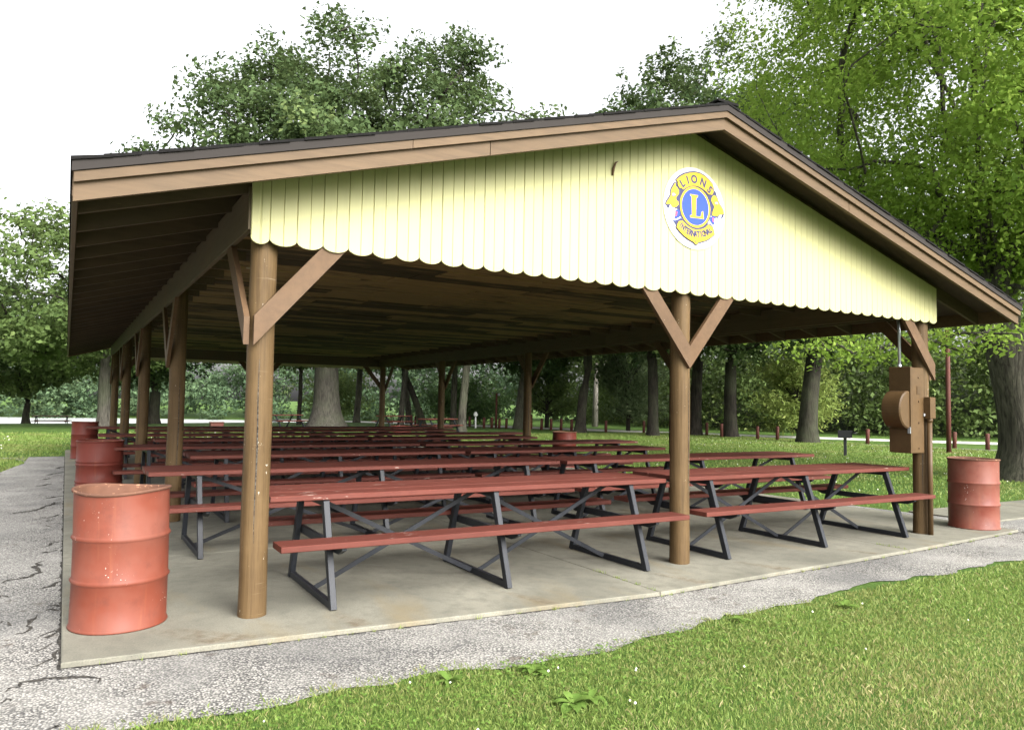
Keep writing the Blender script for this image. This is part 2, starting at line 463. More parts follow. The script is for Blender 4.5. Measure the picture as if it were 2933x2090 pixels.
class MB:
    def __init__(s):
        s.v = []; s.f = []; s.sm = []
    def add(s, vs, fs, smooth=False):
        k = len(s.v)
        s.v += [tuple(map(float, q)) for q in vs]
        s.f += [tuple(i + k for i in f) for f in fs]
        s.sm += [smooth] * len(fs)
    def prism(s, a, b, w, h, up=(0, 0, 1), c=0.0):
        """bar from a to b, width w across, height h along 'up', long edges chamfered by c"""
        a = np.array(a, float); b = np.array(b, float)
        d = (b - a) / np.linalg.norm(b - a)
        up = np.array(up, float)
        side = np.cross(d, up); side /= np.linalg.norm(side)
        up2 = np.cross(side, d)
        w2, h2 = w / 2, h / 2
        if c > 0:
            pr = [(-w2 + c, -h2), (w2 - c, -h2), (w2, -h2 + c), (w2, h2 - c), (w2 - c, h2), (-w2 + c, h2), (-w2, h2 - c), (-w2, -h2 + c)]
        else:
            pr = [(-w2, -h2), (w2, -h2), (w2, h2), (-w2, h2)]
        n = len(pr)
        vs = [a + side * x + up2 * y for x, y in pr] + [b + side * x + up2 * y for x, y in pr]
        fs = [(i, (i + 1) % n, n + (i + 1) % n, n + i) for i in range(n)]
        fs += [tuple(range(n - 1, -1, -1)), tuple(range(n, 2 * n))]
        s.add(vs, fs)
    def box(s, x0, x1, y0, y1, z0, z1, c=0.0):
        if (x1 - x0) >= (y1 - y0):
            s.prism((x0, (y0 + y1) / 2, (z0 + z1) / 2), (x1, (y0 + y1) / 2, (z0 + z1) / 2), y1 - y0, z1 - z0, (0, 0, 1), c)
        else:
            s.prism(((x0 + x1) / 2, y0, (z0 + z1) / 2), ((x0 + x1) / 2, y1, (z0 + z1) / 2), x1 - x0, z1 - z0, (0, 0, 1), c)
    def tube(s, pts, radii, n=8, caps=True, smooth=True):
        pts = [np.array(p, float) for p in pts]
        rings = []
        up = np.array((0.0, 0.0, 1.0))
        prev = None
        for i, p in enumerate(pts):
            d = pts[min(i + 1, len(pts) - 1)] - pts[max(i - 1, 0)]
            L = np.linalg.norm(d)
            d = d / L if L > 1e-9 else up
            if prev is None:
                a = np.cross(d, np.array((1.0, 0, 0)) if abs(d[0]) < 0.8 else np.array((0, 1.0, 0)))
            else:
                a = prev - d * np.dot(prev, d)
            a /= np.linalg.norm(a)
            prev = a
            b = np.cross(d, a)
            rings.append([p + radii[i] * (math.cos(2 * math.pi * k / n) * a + math.sin(2 * math.pi * k / n) * b) for k in range(n)])
        vs = [q for r in rings for q in r]
        fs = []
        for i in range(len(pts) - 1):
            for k in range(n):
                fs.append((i * n + k, i * n + (k + 1) % n, (i + 1) * n + (k + 1) % n, (i + 1) * n + k))
        if caps:
            fs.append(tuple(range(n - 1, -1, -1)))
            fs.append(tuple((len(pts) - 1) * n + k for k in range(n)))
        s.add(vs, fs, smooth)
    def lathe(s, prof, n=32, smooth=True, center=(0, 0, 0)):
        vs = []
        for r, z in prof:
            for k in range(n):
                t = 2 * math.pi * k / n
                vs.append((center[0] + r * math.cos(t), center[1] + r * math.sin(t), center[2] + z))
        fs = []
        for i in range(len(prof) - 1):
            for k in range(n):
                fs.append((i * n + k, i * n + (k + 1) % n, (i + 1) * n + (k + 1) % n, (i + 1) * n + k))
        s.add(vs, fs, smooth)
    def mesh(s, name):
        me = bpy.data.meshes.new(name)
        me.from_pydata(s.v, [], s.f)
        if any(s.sm):
            me.polygons.foreach_set('use_smooth', s.sm)
        me.update()
        return me
    def build(s, name, m, parent=None):
        return link(name, s.mesh(name), m, parent)

def quick_mesh(name, verts, nper, tint=None):
    """many loose polygons of nper corners each, verts (N*nper,3)"""
    me = bpy.data.meshes.new(name)
    nv = len(verts); nf = nv // nper
    me.vertices.add(nv)
    me.vertices.foreach_set('co', np.ascontiguousarray(verts, dtype=np.float32).ravel())
    me.loops.add(nv)
    me.loops.foreach_set('vertex_index', np.arange(nv, dtype=np.int32))
    me.polygons.add(nf)
    me.polygons.foreach_set('loop_start', np.arange(0, nv, nper, dtype=np.int32))
    me.polygons.foreach_set('loop_total', np.full(nf, nper, dtype=np.int32))
    if tint is not None:
        at = me.attributes.new('tint', 'FLOAT', 'FACE')
        at.data.foreach_set('value', np.ascontiguousarray(tint, dtype=np.float32))
    me.update(calc_edges=True)
    return me

# ---------------------------------------------------------------- terrain, lake, road, paths
W, BAY, NB = 7.84, 4.568, 4
LEN = BAY * NB                       # 18.27
GZ = -0.042                          # lawn level next to the slab (slab top is z = 0)
LAKE_Z = -1.25
LC, LR = np.array((-27.0, 84.0)), np.array((46.0, 24.0))
def ground_z(x, y):
    q = np.sqrt(((x - LC[0]) / LR[0]) ** 2 + ((y - LC[1]) / LR[1]) ** 2)
    t = np.clip((1.75 - q) / 0.95, 0, 1)
    return GZ - 2.1 * t * t * (3 - 2 * t)
def ground():
    def axis(lo, hi, fine_lo, fine_hi):
        a = list(np.arange(fine_lo, fine_hi + .1, 3.0))
        s = 3.0; v = fine_hi
        while v < hi:
            s *= 1.35; v += s; a.append(v)
        s = 3.0; v = fine_lo
        while v > lo:
            s *= 1.35; v -= s; a.insert(0, v)
        return np.array(a)
    xs = axis(-900, 900, -90, 60); ys = axis(-400, 1200, -12, 126)
    X, Y = np.meshgrid(xs, ys)
    Z = ground_z(X, Y)
    nx, ny = len(xs), len(ys)
    vs = np.stack([X.ravel(), Y.ravel(), Z.ravel()], 1)
    fs = [(j * nx + i, j * nx + i + 1, (j + 1) * nx + i + 1, (j + 1) * nx + i) for j in range(ny - 1) for i in range(nx - 1)]
    m = MB(); m.add(vs, fs, True)
    return tag(m.build('lawn', 'lawn'), 'mown green park lawn around the pavilion', None, kind='structure')
ground()
m = MB()
n = 64
m.add([(LC[0] + LR[0] * 1.32 * math.cos(2 * math.pi * k / n), LC[1] + LR[1] * 1.32 * math.sin(2 * math.pi * k / n), LAKE_Z) for k in range(n)], [tuple(range(n))])
tag(m.build('lake', 'water'), 'pale lake water beyond the lawn', None, kind='structure')

def ribbon(name, pts, width, z, mat_, jitter=0.0, seed=1, sub=6):
    rnd = random.Random(seed)
    P = []
    for i in range(len(pts) - 1):
        for k in range(sub):
            t = k / sub
            P.append((pts[i][0] * (1 - t) + pts[i + 1][0] * t, pts[i][1] * (1 - t) + pts[i + 1][1] * t))
    P.append(pts[-1][:2])
    vs = []; fs = []
    for i, p in enumerate(P):
        a = P[max(i - 1, 0)]; b = P[min(i + 1, len(P) - 1)]
        dx, dy = b[0] - a[0], b[1] - a[1]
        L = math.hypot(dx, dy) or 1
        wv = width / 2
        for s_ in (-1, 1):
            q = wv + rnd.uniform(-jitter, jitter)
            vs.append((p[0] - dy / L * s_ * q, p[1] + dx / L * s_ * q, z))
        if i:
            fs.append((2 * i - 2, 2 * i - 1, 2 * i + 1, 2 * i))
    m = MB(); m.add(vs, fs)
    return m.build(name, mat_)
road_pts = [(70, -14), (52, 3), (38.5, 13.2), (34.5, 18.5), (30.0, 26.5), (26.8, 32.5), (24, 39), (20, 46), (14, 56)]
tag(ribbon('gravel_road', road_pts, 3.0, GZ + 0.012, 'road', 0.12, 3), 'pale gravel road between bollards and woods', None, kind='structure')
walk_pts = [(56, -10), (44, 1.0), (30.8, 10.3), (29.4, 14.0), (28.4, 18.0)]
tag(ribbon('asphalt_path', walk_pts, 1.1, GZ + 0.012, 'concrete', 0.06, 4), 'grey path along the bollards', None, kind='structure')

# asphalt around the slab: front strip and the wide left apron, ragged grass edges
rnd = random.Random(11)
SX0, SX1, SY0, SY1 = -1.12, 9.25, -0.68, 19.0
AZ = -0.034
def slab_front(x):
    return float(np.interp(x, [-1.12, 2.98, 6.62, 9.25], [-.50, -.79, -.60, -.40]))
def front_edge(x):
    return -1.50 - 0.10 * math.sin(x * 0.75 + 0.4) + 0.05 * math.sin(x * 2.9) + 0.03 * math.sin(x * 9.0 + 1) + (0.10 if x > 3 else 0)
left_out = [(-1.25, -1.62), (-1.55, -2.2), (-2.4, -3.6), (-4.2, -6.5), (-7, -11), (-14, -12), (-14, 16.8), (-2.6, 16.75), (-2.15, 16.4), (-1.95, 15.6), (-1.88, 14.8), (-1.98, 14.2), (-2.12, 13.3), (-2.25, 12.2), (-2.6, 11.3), (-3.6, 10.6), (-6, 10.2), (-9, 10.0), (-14, 10.0)]
m = MB()
# front strip
xs = np.arange(-1.25, 11.6, 0.11)
vs = []; fs = []
for i, x in enumerate(xs):
    vs.append((x, slab_front(x), AZ)); vs.append((x, front_edge(x) + rnd.uniform(-.02, .02), AZ))
    if i: fs.append((2 * i - 2, 2 * i - 1, 2 * i + 1, 2 * i))
m.add(vs, fs)
# left apron polygon (in three convex-ish strips)
ap = [(-1.25, slab_front(-1.12)), (-1.25, -1.60), (-1.5, -2.2), (-2.4, -3.7), (-4.2, -6.5), (-7, -11), (-14, -12), (-14, 9.9), (-9, 9.9), (-6, 10.05), (-3.6, 10.5), (-2.6, 11.3), (-2.27, 12.2), (-2.13, 13.3), (-2.0, 14.2), (-1.90, 14.8), (-1.97, 15.6), (-2.2, 16.3), (-2.7, 16.72), (-1.12, 16.95), (-1.12, slab_front(-1.12))]
m.add([(x, y, AZ) for x, y in ap], [tuple(range(len(ap)))])
asph = tag(m.build('asphalt_apron', 'asphalt'), 'cracked grey asphalt with pale stones beside the concrete slab', None, kind='structure')

# cracks in the asphalt: thin dark broken strips, traced on the ground
def crack(m, px, w0, seed):
    r = random.Random(seed)
    P = [np.array(at_z(u, v, AZ + 0.0035)) for u, v in px]
    Q = []
    for i in range(len(P) - 1):
        L = np.linalg.norm(P[i + 1] - P[i]); k = max(2, int(L / 0.05))
        for j in range(k):
            q = P[i] + (P[i + 1] - P[i]) * j / k
            Q.append(q + np.array((r.gauss(0, .011), r.gauss(0, .014), 0)))
    Q.append(P[-1])
    vs = []; fs = []
    N = len(Q)
    for i, q in enumerate(Q):
        a = Q[max(i - 1, 0)]; b = Q[min(i + 1, N - 1)]
        d = b - a; L = np.linalg.norm(d[:2]) or 1
        nx, ny = -d[1] / L, d[0] / L
        tpr = min(1, 4 * i / N + .15, 4 * (N - 1 - i) / N + .15)
        w = w0 * tpr * r.uniform(.35, 1.25) / 2
        vs += [(q[0] + nx * w, q[1] + ny * w, q[2]), (q[0] - nx * w * r.uniform(.5, 1.3), q[1] - ny * w, q[2])]
        if i: fs.append((2 * i - 2, 2 * i - 1, 2 * i + 1, 2 * i))
    m.add(vs, fs)
cs = 260.0 / 704.0
def L8(pts): return [(x * cs, 1300 + y * cs) for x, y in pts]
cracks = [(L8([(0, 1000), (90, 970), (200, 955), (260, 935), (300, 905), (275, 870), (300, 845), (350, 825)]), .035),
          (L8([(60, 465), (160, 450), (280, 435), (340, 408), (410, 390), (415, 370)]), .045),
          (L8([(290, 492), (370, 492), (430, 480), (465, 465)]), .04), (L8([(355, 345), (420, 332), (490, 322)]), .05),
          (L8([(265, 252), (330, 243), (400, 228)]), .05), (L8([(310, 200), (405, 185)]), .06), (L8([(360, 165), (430, 150), (495, 138)]), .06),
          (L8([(430, 115), (495, 95)]), .07), (L8([(300, 730), (370, 710), (400, 690), (475, 675)]), .03), (L8([(320, 765), (380, 757)]), .04),
          (L8([(330, 1040), (400, 1015), (475, 980)]), .028), (L8([(430, 965), (480, 940)]), .03), (L8([(310, 1240), (260, 1270), (230, 1310), (215, 1360), (160, 1390), (110, 1395)]), .022),
          (L8([(470, 1340), (440, 1380), (380, 1410), (370, 1425)]), .024), (L8([(0, 1295), (60, 1300), (90, 1330)]), .016), (L8([(350, 520), (410, 510)]), .035), (L8([(355, 550), (405, 565)]), .03),
          (L8([(395, 1170), (440, 1165), (475, 1180)]), .02), (L8([(345, 1215), (410, 1195), (470, 1215)]), .018), (L8([(0, 1110), (40, 1095), (70, 1110)]), .02)]
c7 = 700.0 / 2279.0
def B7(pts): return [(x * c7, 1850 + y * c7) for x, y in pts]
cracks += [(B7([(0, 425), (90, 395), (200, 350), (300, 325), (420, 300), (520, 288), (640, 290), (760, 290), (880, 295), (920, 310), (915, 345)]), .022),
           (B7([(0, 540), (60, 500), (130, 480)]), .014), (B7([(420, 775), (500, 745), (560, 725)]), .012), (B7([(550, 0), (520, 60), (500, 140)]), .018)]
for k in range(12):      # the broken seam along the slab edge
    y0 = rnd.uniform(-0.5, 13); 
    P0 = (-1.15 - rnd.uniform(0.0, .02), y0)
    cracks.append((None, (P0, rnd.uniform(.05, .22))))
m = MB()
for i, (px, w) in enumerate(cracks):
    if px is not None:
        crack(m, px, w * 1.45, i)
    else:
        (x0, y0), L = w
        pts = []
        q = [np.array((x0, y0, AZ + .0035)), np.array((x0 - L * .6, y0 - rnd.uniform(-.05, .12), AZ + .0035)), np.array((x0 - L, y0 - rnd.uniform(0, .2), AZ + .0035))]
        vs = []; fs = []
        for j, p_ in enumerate(q):
            ww = (.014, .010, .003)[j] * (1 + y0 * .05)
            vs += [(p_[0], p_[1] + ww, p_[2]), (p_[0], p_[1] - ww * .7, p_[2])]
            if j: fs.append((2 * j - 2, 2 * j - 1, 2 * j + 1, 2 * j))
        m.add(vs, fs)
cr = m.build('asphalt_crack', 'crack', asph); cr['kind'] = 'stuff'
m = MB()
vs = []; fs = []
for i, y in enumerate(np.arange(-.51, 16.9, .06)):
    vs += [(-1.1195, y, AZ + .004), (-1.126 - rnd.random() ** 2 * .020, y, AZ + .004)]
    if i: fs.append((2 * i - 2, 2 * i - 1, 2 * i + 1, 2 * i))
m.add(vs, fs)
vs = []; fs = []
for i, x in enumerate(np.arange(-1.13, 9.3, .05)):
    vs += [(x, slab_front(x) + .0005, AZ + .004), (x, slab_front(x) - .005 - rnd.random() ** 2 * .022, AZ + .004)]
    if i: fs.append((2 * i - 2, 2 * i - 1, 2 * i + 1, 2 * i))
m.add(vs, fs)
sj = m.build('soil_seam', 'crack', asph)

# concrete slab made of separately poured panels
m = MB(); m.box(SX0 + .02, SX1 - .02, -.36, SY1 - .02, -0.30, -0.012)
slab = tag(m.build('pavilion_floor', 'crack'), 'concrete slab floor of the pavilion', None, kind='structure')
gx = [SX0, 2.98, 6.62, SX1]; gy = [SY0, 2.35, 5.6, 9.0, 12.4, 15.8, SY1]
for i in range(3):
    for j in range(6):
        m = MB()
        e = 0.004
        x0, x1, y0, y1 = gx[i] + (e if i else 0), gx[i + 1] - (e if i < 2 else 0), gy[j] + (e if j else 0), gy[j + 1] - (e if j < 5 else 0)
        c = .006
        ya, yb = (slab_front(x0), slab_front(x1)) if j == 0 else (y0, y0)
        vs = [(x0, ya, -.25), (x1, yb, -.25), (x1, y1, -.25), (x0, y1, -.25), (x0, ya, -c), (x1, yb, -c), (x1, y1, -c), (x0, y1, -c), (x0 + c, ya + c, 0), (x1 - c, yb + c, 0), (x1 - c, y1 - c, 0), (x0 + c, y1 - c, 0)]
        fs = [(0, 1, 5, 4), (1, 2, 6, 5), (2, 3, 7, 6), (3, 0, 4, 7), (4, 5, 9, 8), (5, 6, 10, 9), (6, 7, 11, 10), (7, 4, 8, 11), (8, 9, 10, 11)]
        m.add(vs, fs); m.build('slab_panel', 'concrete', slab)
# rust run-off from the table feet towards the slab edge
for x0, x1, y0, wd in ((.52, .60, -.20, .09), (1.88, 1.99, -.20, .07), (3.37, 3.55, -.20, .09), (4.42, 4.62, -.20, .09), (5.9, 6.1, -.2, .07), (-.55, -.2, -.08, .22)):
    vs = []; fs = []; tn = []
    for i in range(9):
        t_ = i / 8; cx = x0 + (x1 - x0) * t_; cy = y0 + (slab_front(x1) + .035 - y0) * t_
        for k in range(5):
            vs.append((cx + (k - 2) / 2 * wd * (.6 + .6 * t_), cy, .0014)); tn.append((0, .75, 1, .75, 0)[k] * (.35 + .65 * t_) * (0 if i == 0 else 1))
        if i:
            for k in range(4): fs.append((5 * i - 5 + k, 5 * i - 4 + k, 5 * i + 1 + k, 5 * i + k))
    m = MB(); m.add(vs, fs); me = m.mesh('rust_stain')
    at = me.attributes.new('tint', 'FLOAT', 'POINT'); at.data.foreach_set('value', np.array(tn, dtype=np.float32))
    link('rust_stain', me, 'stain', slab)
# the walk leading off to the side
m = MB()
for k in range(4):
    m.box(9.75 + k * 2.3, 9.75 + k * 2.3 + 2.285, 0.22, 1.35, -0.2, -0.016, .006)
tag(m.build('side_walk', 'concrete'), 'concrete walk leading from the slab across the lawn', None, kind='structure')
m = MB()
m.add([(9.262, -1.38, AZ), (11.5, -1.30, AZ), (12.8, -.4, AZ), (12.4, .20, AZ), (9.80, .20, AZ), (9.70, 1.40, AZ), (9.55, 3.0, AZ), (9.45, 6.0, AZ), (9.262, 6.3, AZ)], [tuple(range(9))])
tag(m.build('gravel_patch', 'asphalt'), 'crumbling asphalt between slab and side walk', None, kind='structure')

# ---------------------------------------------------------------- the pavilion
pav = tag(empty('picnic_pavilion', (0, 0, 0)), 'open brown picnic pavilion with yellow scalloped gable and round posts', 'pavilion')
SL = 0.2824
OX, OY = 1.168, 0.59
ZE = 2.80                            # top of roof edge at the eaves
ZR = ZE + SL * (W / 2 + OX)          # ridge 4.24
YB = LEN + OY
def roof_z(x):                       # top of roof
    return ZE + SL * (min(x + OX, W + OX - x))
GF = -0.150                          # front face of the gable boards

# posts with their braces
def post_mesh(seed, h=2.90):
    r = random.Random(seed)
    m = MB(); n = 18; zs = np.linspace(-.02, h, 15)
    ph = r.uniform(0, 6); vs = []; fs = []
    for i, z in enumerate(zs):
        for k in range(n):
            t = 2 * math.pi * k / n
            rad = 0.094 - 0.004 * z / h + 0.0025 * math.sin(3 * t + ph) + 0.002 * math.sin(z * 5 + t + ph)
            if i == 0: rad += .002
            vs.append((rad * math.cos(t), rad * math.sin(t), z))
    for i in range(len(zs) - 1):
        for k in range(n):
            fs.append((i * n + k, i * n + (k + 1) % n, (i + 1) * n + (k + 1) % n, (i + 1) * n + k))
    fs.append(tuple(14 * n + k for k in range(n)))
    m.add(vs, fs, True)
    # drying crack
    for sgn, ang, z0, z1 in ((1, r.uniform(-2.4, -1.3), .5, 1.75), (1, r.uniform(-2.4, -1.0), 0.05, .6)):
        pts = []
        zz = np.linspace(z0, z1, 12)
        for z in zz:
            a = ang + .03 * math.sin(z * 7)
            pts.append((.0955 * math.cos(a), .0955 * math.sin(a), z))
        cv = []; cf = []
        for i, p in enumerate(pts):
            w = .0035 * math.sin(math.pi * (i + .3) / 12.3) + .0006
            tx, ty = -p[1] / .0955, p[0] / .0955
            cv += [(p[0] * 1.012 - tx * w, p[1] * 1.012 - ty * w, p[2]), (p[0] * 1.012 + tx * w, p[1] * 1.012 + ty * w, p[2])]
            if i: cf.append((2 * i - 2, 2 * i - 1, 2 * i + 1, 2 * i))
        posts_cracks.append((cv, cf))
    return m.mesh('post')
posts_cracks = []
pm = [post_mesh(s) for s in (3, 8, 15)]
def brace(parent, a, b, w=.135, th=.038, flat='y'):
    """board from a (low) to b (high) in the post's own frame; lying flat against the post, ends cut plumb/level"""
    a = np.array(a, float); b = np.array(b, float)
    d = (b - a); L = np.linalg.norm(d); d /= L
    nrm = np.array((0, 1.0, 0)) if flat == 'y' else np.array((1.0, 0, 0))
    side = np.cross(d, nrm)
    if side[2] < 0: side = -side
    m = MB()
    hw = w / 2
    hd = np.array((d[0], d[1], 0)); hd /= np.linalg.norm(hd)
    # lower end plumb cut, upper end level cut
    cot = d[2] / math.hypot(d[0], d[1])
    def low(s): return a + side * s - d * (np.dot(side * s, hd) / np.dot(d, hd))
    def top(s): return b + side * s - d * ((side * s)[2] / d[2])
    q = [low(-hw), top(-hw), top(hw), low(hw)]
    vs = [p - nrm * th / 2 for p in q] + [p + nrm * th / 2 for p in q]
    m.add(vs, [(0, 1, 2, 3), (7, 6, 5, 4), (0, 4, 5, 1), (1, 5, 6, 2), (2, 6, 7, 3), (3, 7, 4, 0)])
    return m.build('brace', 'brace', parent)
def post(x, y, k, braces):
    o = link('post', pm[k % 3], 'post', pav); o.location = (x, y, 0)
    cv, cf = posts_cracks[(k * 2) % len(posts_cracks)]
    m = MB(); m.add(cv, cf); m.build('drying_crack', 'crack', o)
    for a, b, fl in braces:
        brace(o, a, b, flat=fl)
BF = -0.113                          # centre of the front braces (y, in front of post)
TOPB = 2.625
def fr(sx): return ((-.0 + sx * .0, BF, 1.945), (sx * .56, BF, TOPB), 'y')
def bk(sx): return ((0, -BF, 1.945), (sx * .56, -BF, TOPB), 'y')
def sd(sy, ox): return ((ox, 0, 1.945), (ox, sy * .60, TOPB), 'x')
OXL = -0.113
k = 0
post(0, 0, 0, [((-.075, BF, 1.945), (.52, BF, TOPB), 'y'), ((OXL, -.075, 1.945), (OXL, .60, TOPB), 'x')])
post(W / 2, 0, 1, [fr(1), fr(-1)])
post(W, 0, 2, [((.10, BF, 1.945), (-.50, BF, TOPB), 'y'), ((-OXL, -.06, 1.945), (-OXL, .60, TOPB), 'x')])
for i in range(1, NB):
    post(0, BAY * i, i, [sd(1, OXL), sd(-1, OXL)])
    post(W, BAY * i - (.24 if i == 1 else 0), i + 1, [sd(1, -OXL), sd(-1, -OXL)])
post(0, LEN, 1, [bk(1), sd(-1, OXL)])
post(W / 2, LEN, 2, [bk(1), bk(-1)])
post(W, LEN, 0, [bk(-1), sd(-1, -OXL)])

# beams on both faces of the post rows
for x in (0.0, W):
    for s in ((-1,) if x == 0.0 else (-1, 1)):
        for a, b in ((-0.085, 6.10), (6.104, 12.20), (12.204, LEN + .085)):
            m = MB(); m.box(x + s * .115 - .019, x + s * .115 + .019, a, b, 2.63, 2.925, .003); m.build('beam', 'beam', pav)

# gable ends: header plus vertical boards with rounded lower ends
CUSP = 0.1855
def gable(yface, sgn, matname):
    m = MB(); ya, yb = sorted((yface - sgn * .0225, yface - sgn * .0565))
    m.box(-.135, W + .135, ya, yb, 2.63, 2.925, .003)
    head = m.build('gable_header', 'beam', pav)
    edges = [-.12, .005]
    while edges[-1] + CUSP < W + .12 - .03:
        edges.append(edges[-1] + CUSP)
    edges.append(W + .12)
    under = lambda x: 2.965 + SL * (min(x, W - x) + .12)
    rr = random.Random(5)
    for i in range(len(edges) - 1):
        a, b = edges[i] + .0006, edges[i + 1] - .0006
        w = b - a; c = .0042; dep = .0055; zb = 2.572
        xs = sorted(set([round(q, 5) for q in list(np.linspace(a, b, 13)) + [a + c, b - c] + ([a + w / 2 - c * .8, a + w / 2, a + w / 2 + c * .8] if w > .15 else [])] ))
        if a < W / 2 < b: xs = sorted(xs + [W / 2])
        prd = rr.uniform(-.0012, .0012)
        def d(x):
            for q, cc in ((a, c), (b, c), ((a + w / 2), c * .8 if w > .15 else 1e-9)):
                if abs(x - q) < cc * .999: return dep * (1 - abs(x - q) / cc)
            return 0.0
        vs = []; fs = []
        for x in xs:
            t = (x - (a + b) / 2) / (w / 2)
            z0 = zb + .006 - .043 * math.sqrt(max(0, 1 - min(1, abs(t)) ** 2.0)) ** 1.15
            z1 = under(x)
            yf = yface + sgn * (prd - d(x)); ybk = yface - sgn * .019
            vs += [(x, yf, z0), (x, yf, z1), (x, ybk, z0), (x, ybk, z1)]
        for j in range(len(xs) - 1):
            o_ = 4 * j; p_ = 4 * j + 4
            fs += [(o_, p_, p_ + 1, o_ + 1), (p_ + 2, o_ + 2, o_ + 3, p_ + 3), (o_ + 2, p_ + 2, p_, o_), (o_ + 1, p_ + 1, p_ + 3, o_ + 3)]
        e = 4 * (len(xs) - 1)
        fs += [(2, 0, 1, 3), (e, e + 2, e + 3, e + 1)]
        m = MB(); m.add(vs, fs); m.build('gable_board', matname, head)
    return head
front_head = gable(GF, -1, 'gable')
gable(LEN - GF, 1, 'gable')

# roof deck, shingle courses, rafters, eave boards, fascias
def slope_pts(x, off):               # point on the roof plane lowered by off
    return (x, roof_z(x) - off)
for s in (0, 1):
    xa, xb = (-OX, W / 2) if s == 0 else (W / 2, W + OX)
    def zt(x, off): return roof_z(x) - off
    m = MB()
    y0, y1 = -OY + .03, YB - .03
    e = 0.012
    xa2, xb2 = (xa + e, xb) if s == 0 else (xa, xb - e)
    vs = [(xa2, y0, zt(xa2, .055)), (xb2, y0, zt(xb2, .055)), (xb2, y1, zt(xb2, .055)), (xa2, y1, zt(xa2, .055)),
          (xa2, y0, zt(xa2, .018)), (xb2, y0, zt(xb2, .018)), (xb2, y1, zt(xb2, .018)), (xa2, y1, zt(xa2, .018))]
    m.add(vs, [(3, 2, 1, 0), (4, 5, 6, 7), (0, 1, 5, 4), (1, 2, 6, 5), (2, 3, 7, 6), (3, 0, 4, 7)])
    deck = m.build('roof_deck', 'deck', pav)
    m = MB(); rs = random.Random(20 + s)
    nC = 36
    for c in range(nC):              # courses climb from eave to ridge
        t0, t1 = c / nC, (c + 1.35) / nC
        lo = xa if s == 0 else xb; hi = W / 2
        x0 = lo + (hi - lo) * t0; x1 = lo + (hi - lo) * min(t1, 1.0)
        if s == 0 and c == 0: x0 -= .02
        if s == 1 and c == 0: x0 += .02
        ov = rs.uniform(.0, .014)
        ya, yb = -OY - .012 - ov, YB + .012 + ov
        lift0, lift1 = .006 + rs.uniform(0, .005), .001
        z0, z1 = zt(max(min(x0, W + OX), -OX), 0), zt(x1, 0)
        vs = [(x0, ya, z0 - .012), (x1, ya, z1 - .014), (x1, yb, z1 - .014), (x0, yb, z0 - .012), (x0, ya, z0 + lift0), (x1, ya, z1 + lift1), (x1, yb, z1 + lift1), (x0, yb, z0 + lift0)]
        m.add(vs, [(3, 2, 1, 0), (4, 5, 6, 7), (0, 1, 5, 4), (1, 2, 6, 5), (2, 3, 7, 6), (3, 0, 4, 7)])
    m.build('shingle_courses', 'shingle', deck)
    # rafters
    ys = [-0.075, LEN + .075] + list(np.arange(.53, LEN - .1, .61))
    xi, xo = (-OX + .03, W / 2 - .02) if s == 0 else (W / 2 + .02, W + OX - .03)
    for y in ys:
        m = MB()
        vs = []
        for yy in (y - .019, y + .019):
            for x in (xi, xo):
                for off in (.056, .056 + .150):
                    vs.append((x, yy, zt(x, off)))
        m.add(vs, [(0, 1, 3, 2), (4, 6, 7, 5), (0, 2, 6, 4), (1, 5, 7, 3), (0, 4, 5, 1), (2, 3, 7, 6)])
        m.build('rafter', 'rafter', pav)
    # eave board
    xe = -OX if s == 0 else W + OX
    sg = -1 if s == 0 else 1
    m = MB(); m.box(min(xe + sg * .006, xe - sg * .026), max(xe + sg * .006, xe - sg * .026), -OY + .045, YB - .045, ZE - .200, ZE - .016, .003)
    m.build('eave_board', 'fascia', pav)
    # rake boards front and back: metal drip strip, upper trim, lower board (in two lengths)
    for yf, sy in ((-OY, -1), (YB, 1)):
        def rake(name, mat_, off0, off1, ya, yb, pieces):
            for (qa, qb) in pieces:
                vs = []
                for yy in (ya, yb):
                    for x in (qa, qb):
                        for off in (off0, off1):
                            vs.append((x, yy, zt(min(max(x, -OX), W + OX), off)))
                m = MB(); m.add(vs, [(0, 1, 3, 2), (4, 6, 7, 5), (0, 2, 6, 4), (1, 5, 7, 3), (0, 4, 5, 1), (2, 3, 7, 6)])
                m.build(name, mat_, pav)
        full = [(xa - (.012 if s == 0 else 0), xb + (.012 if s else 0))]
        rake('metal_drip_edge', 'flash', .002, .070, yf + sy * .012, yf - sy * .006, full)
        half = [(xa, .86), (.864, xb)] if s == 0 else [(xa, 6.6), (6.604, xb)]
        half2 = [(xa, 1.49), (1.496, xb)] if s == 0 else [(xa, 5.7), (5.706, xb)]
        rake('upper_rake_trim', 'fascia', .070, .128, yf + sy * .0, yf - sy * .028, half)
        rake('rake_board', 'fascia', .108, .232, yf - sy * .030, yf - sy * .066, half2)
# ridge cap
m = MB()
m.prism((W / 2, -OY - .02, ZR + .004), (W / 2, YB + .02, ZR + .004), .26, .022, (0, 0, 1), .006)
m.build('ridge_cap', 'shingle', pav)

# flat board ceiling inside
rr = random.Random(8)
y = 0.02; row = 0
while y < LEN - .1:
    y1 = min(y + .362, LEN - .02)
    cuts = [-0.09] + sorted([rr.uniform(1.6, 2.6), rr.uniform(3.4, 4.6), rr.uniform(5.4, 6.4)]) + [W - .14]
    for i in range(4):
        m = MB(); e = .003
        m.box(cuts[i] + e, cuts[i + 1] - e, y + .004, y1 - .004, 2.930 + rr.uniform(0, .016), 2.964, .010)
        m.build('ceiling_board', 'ceiling', pav)
    y = y1; row += 1
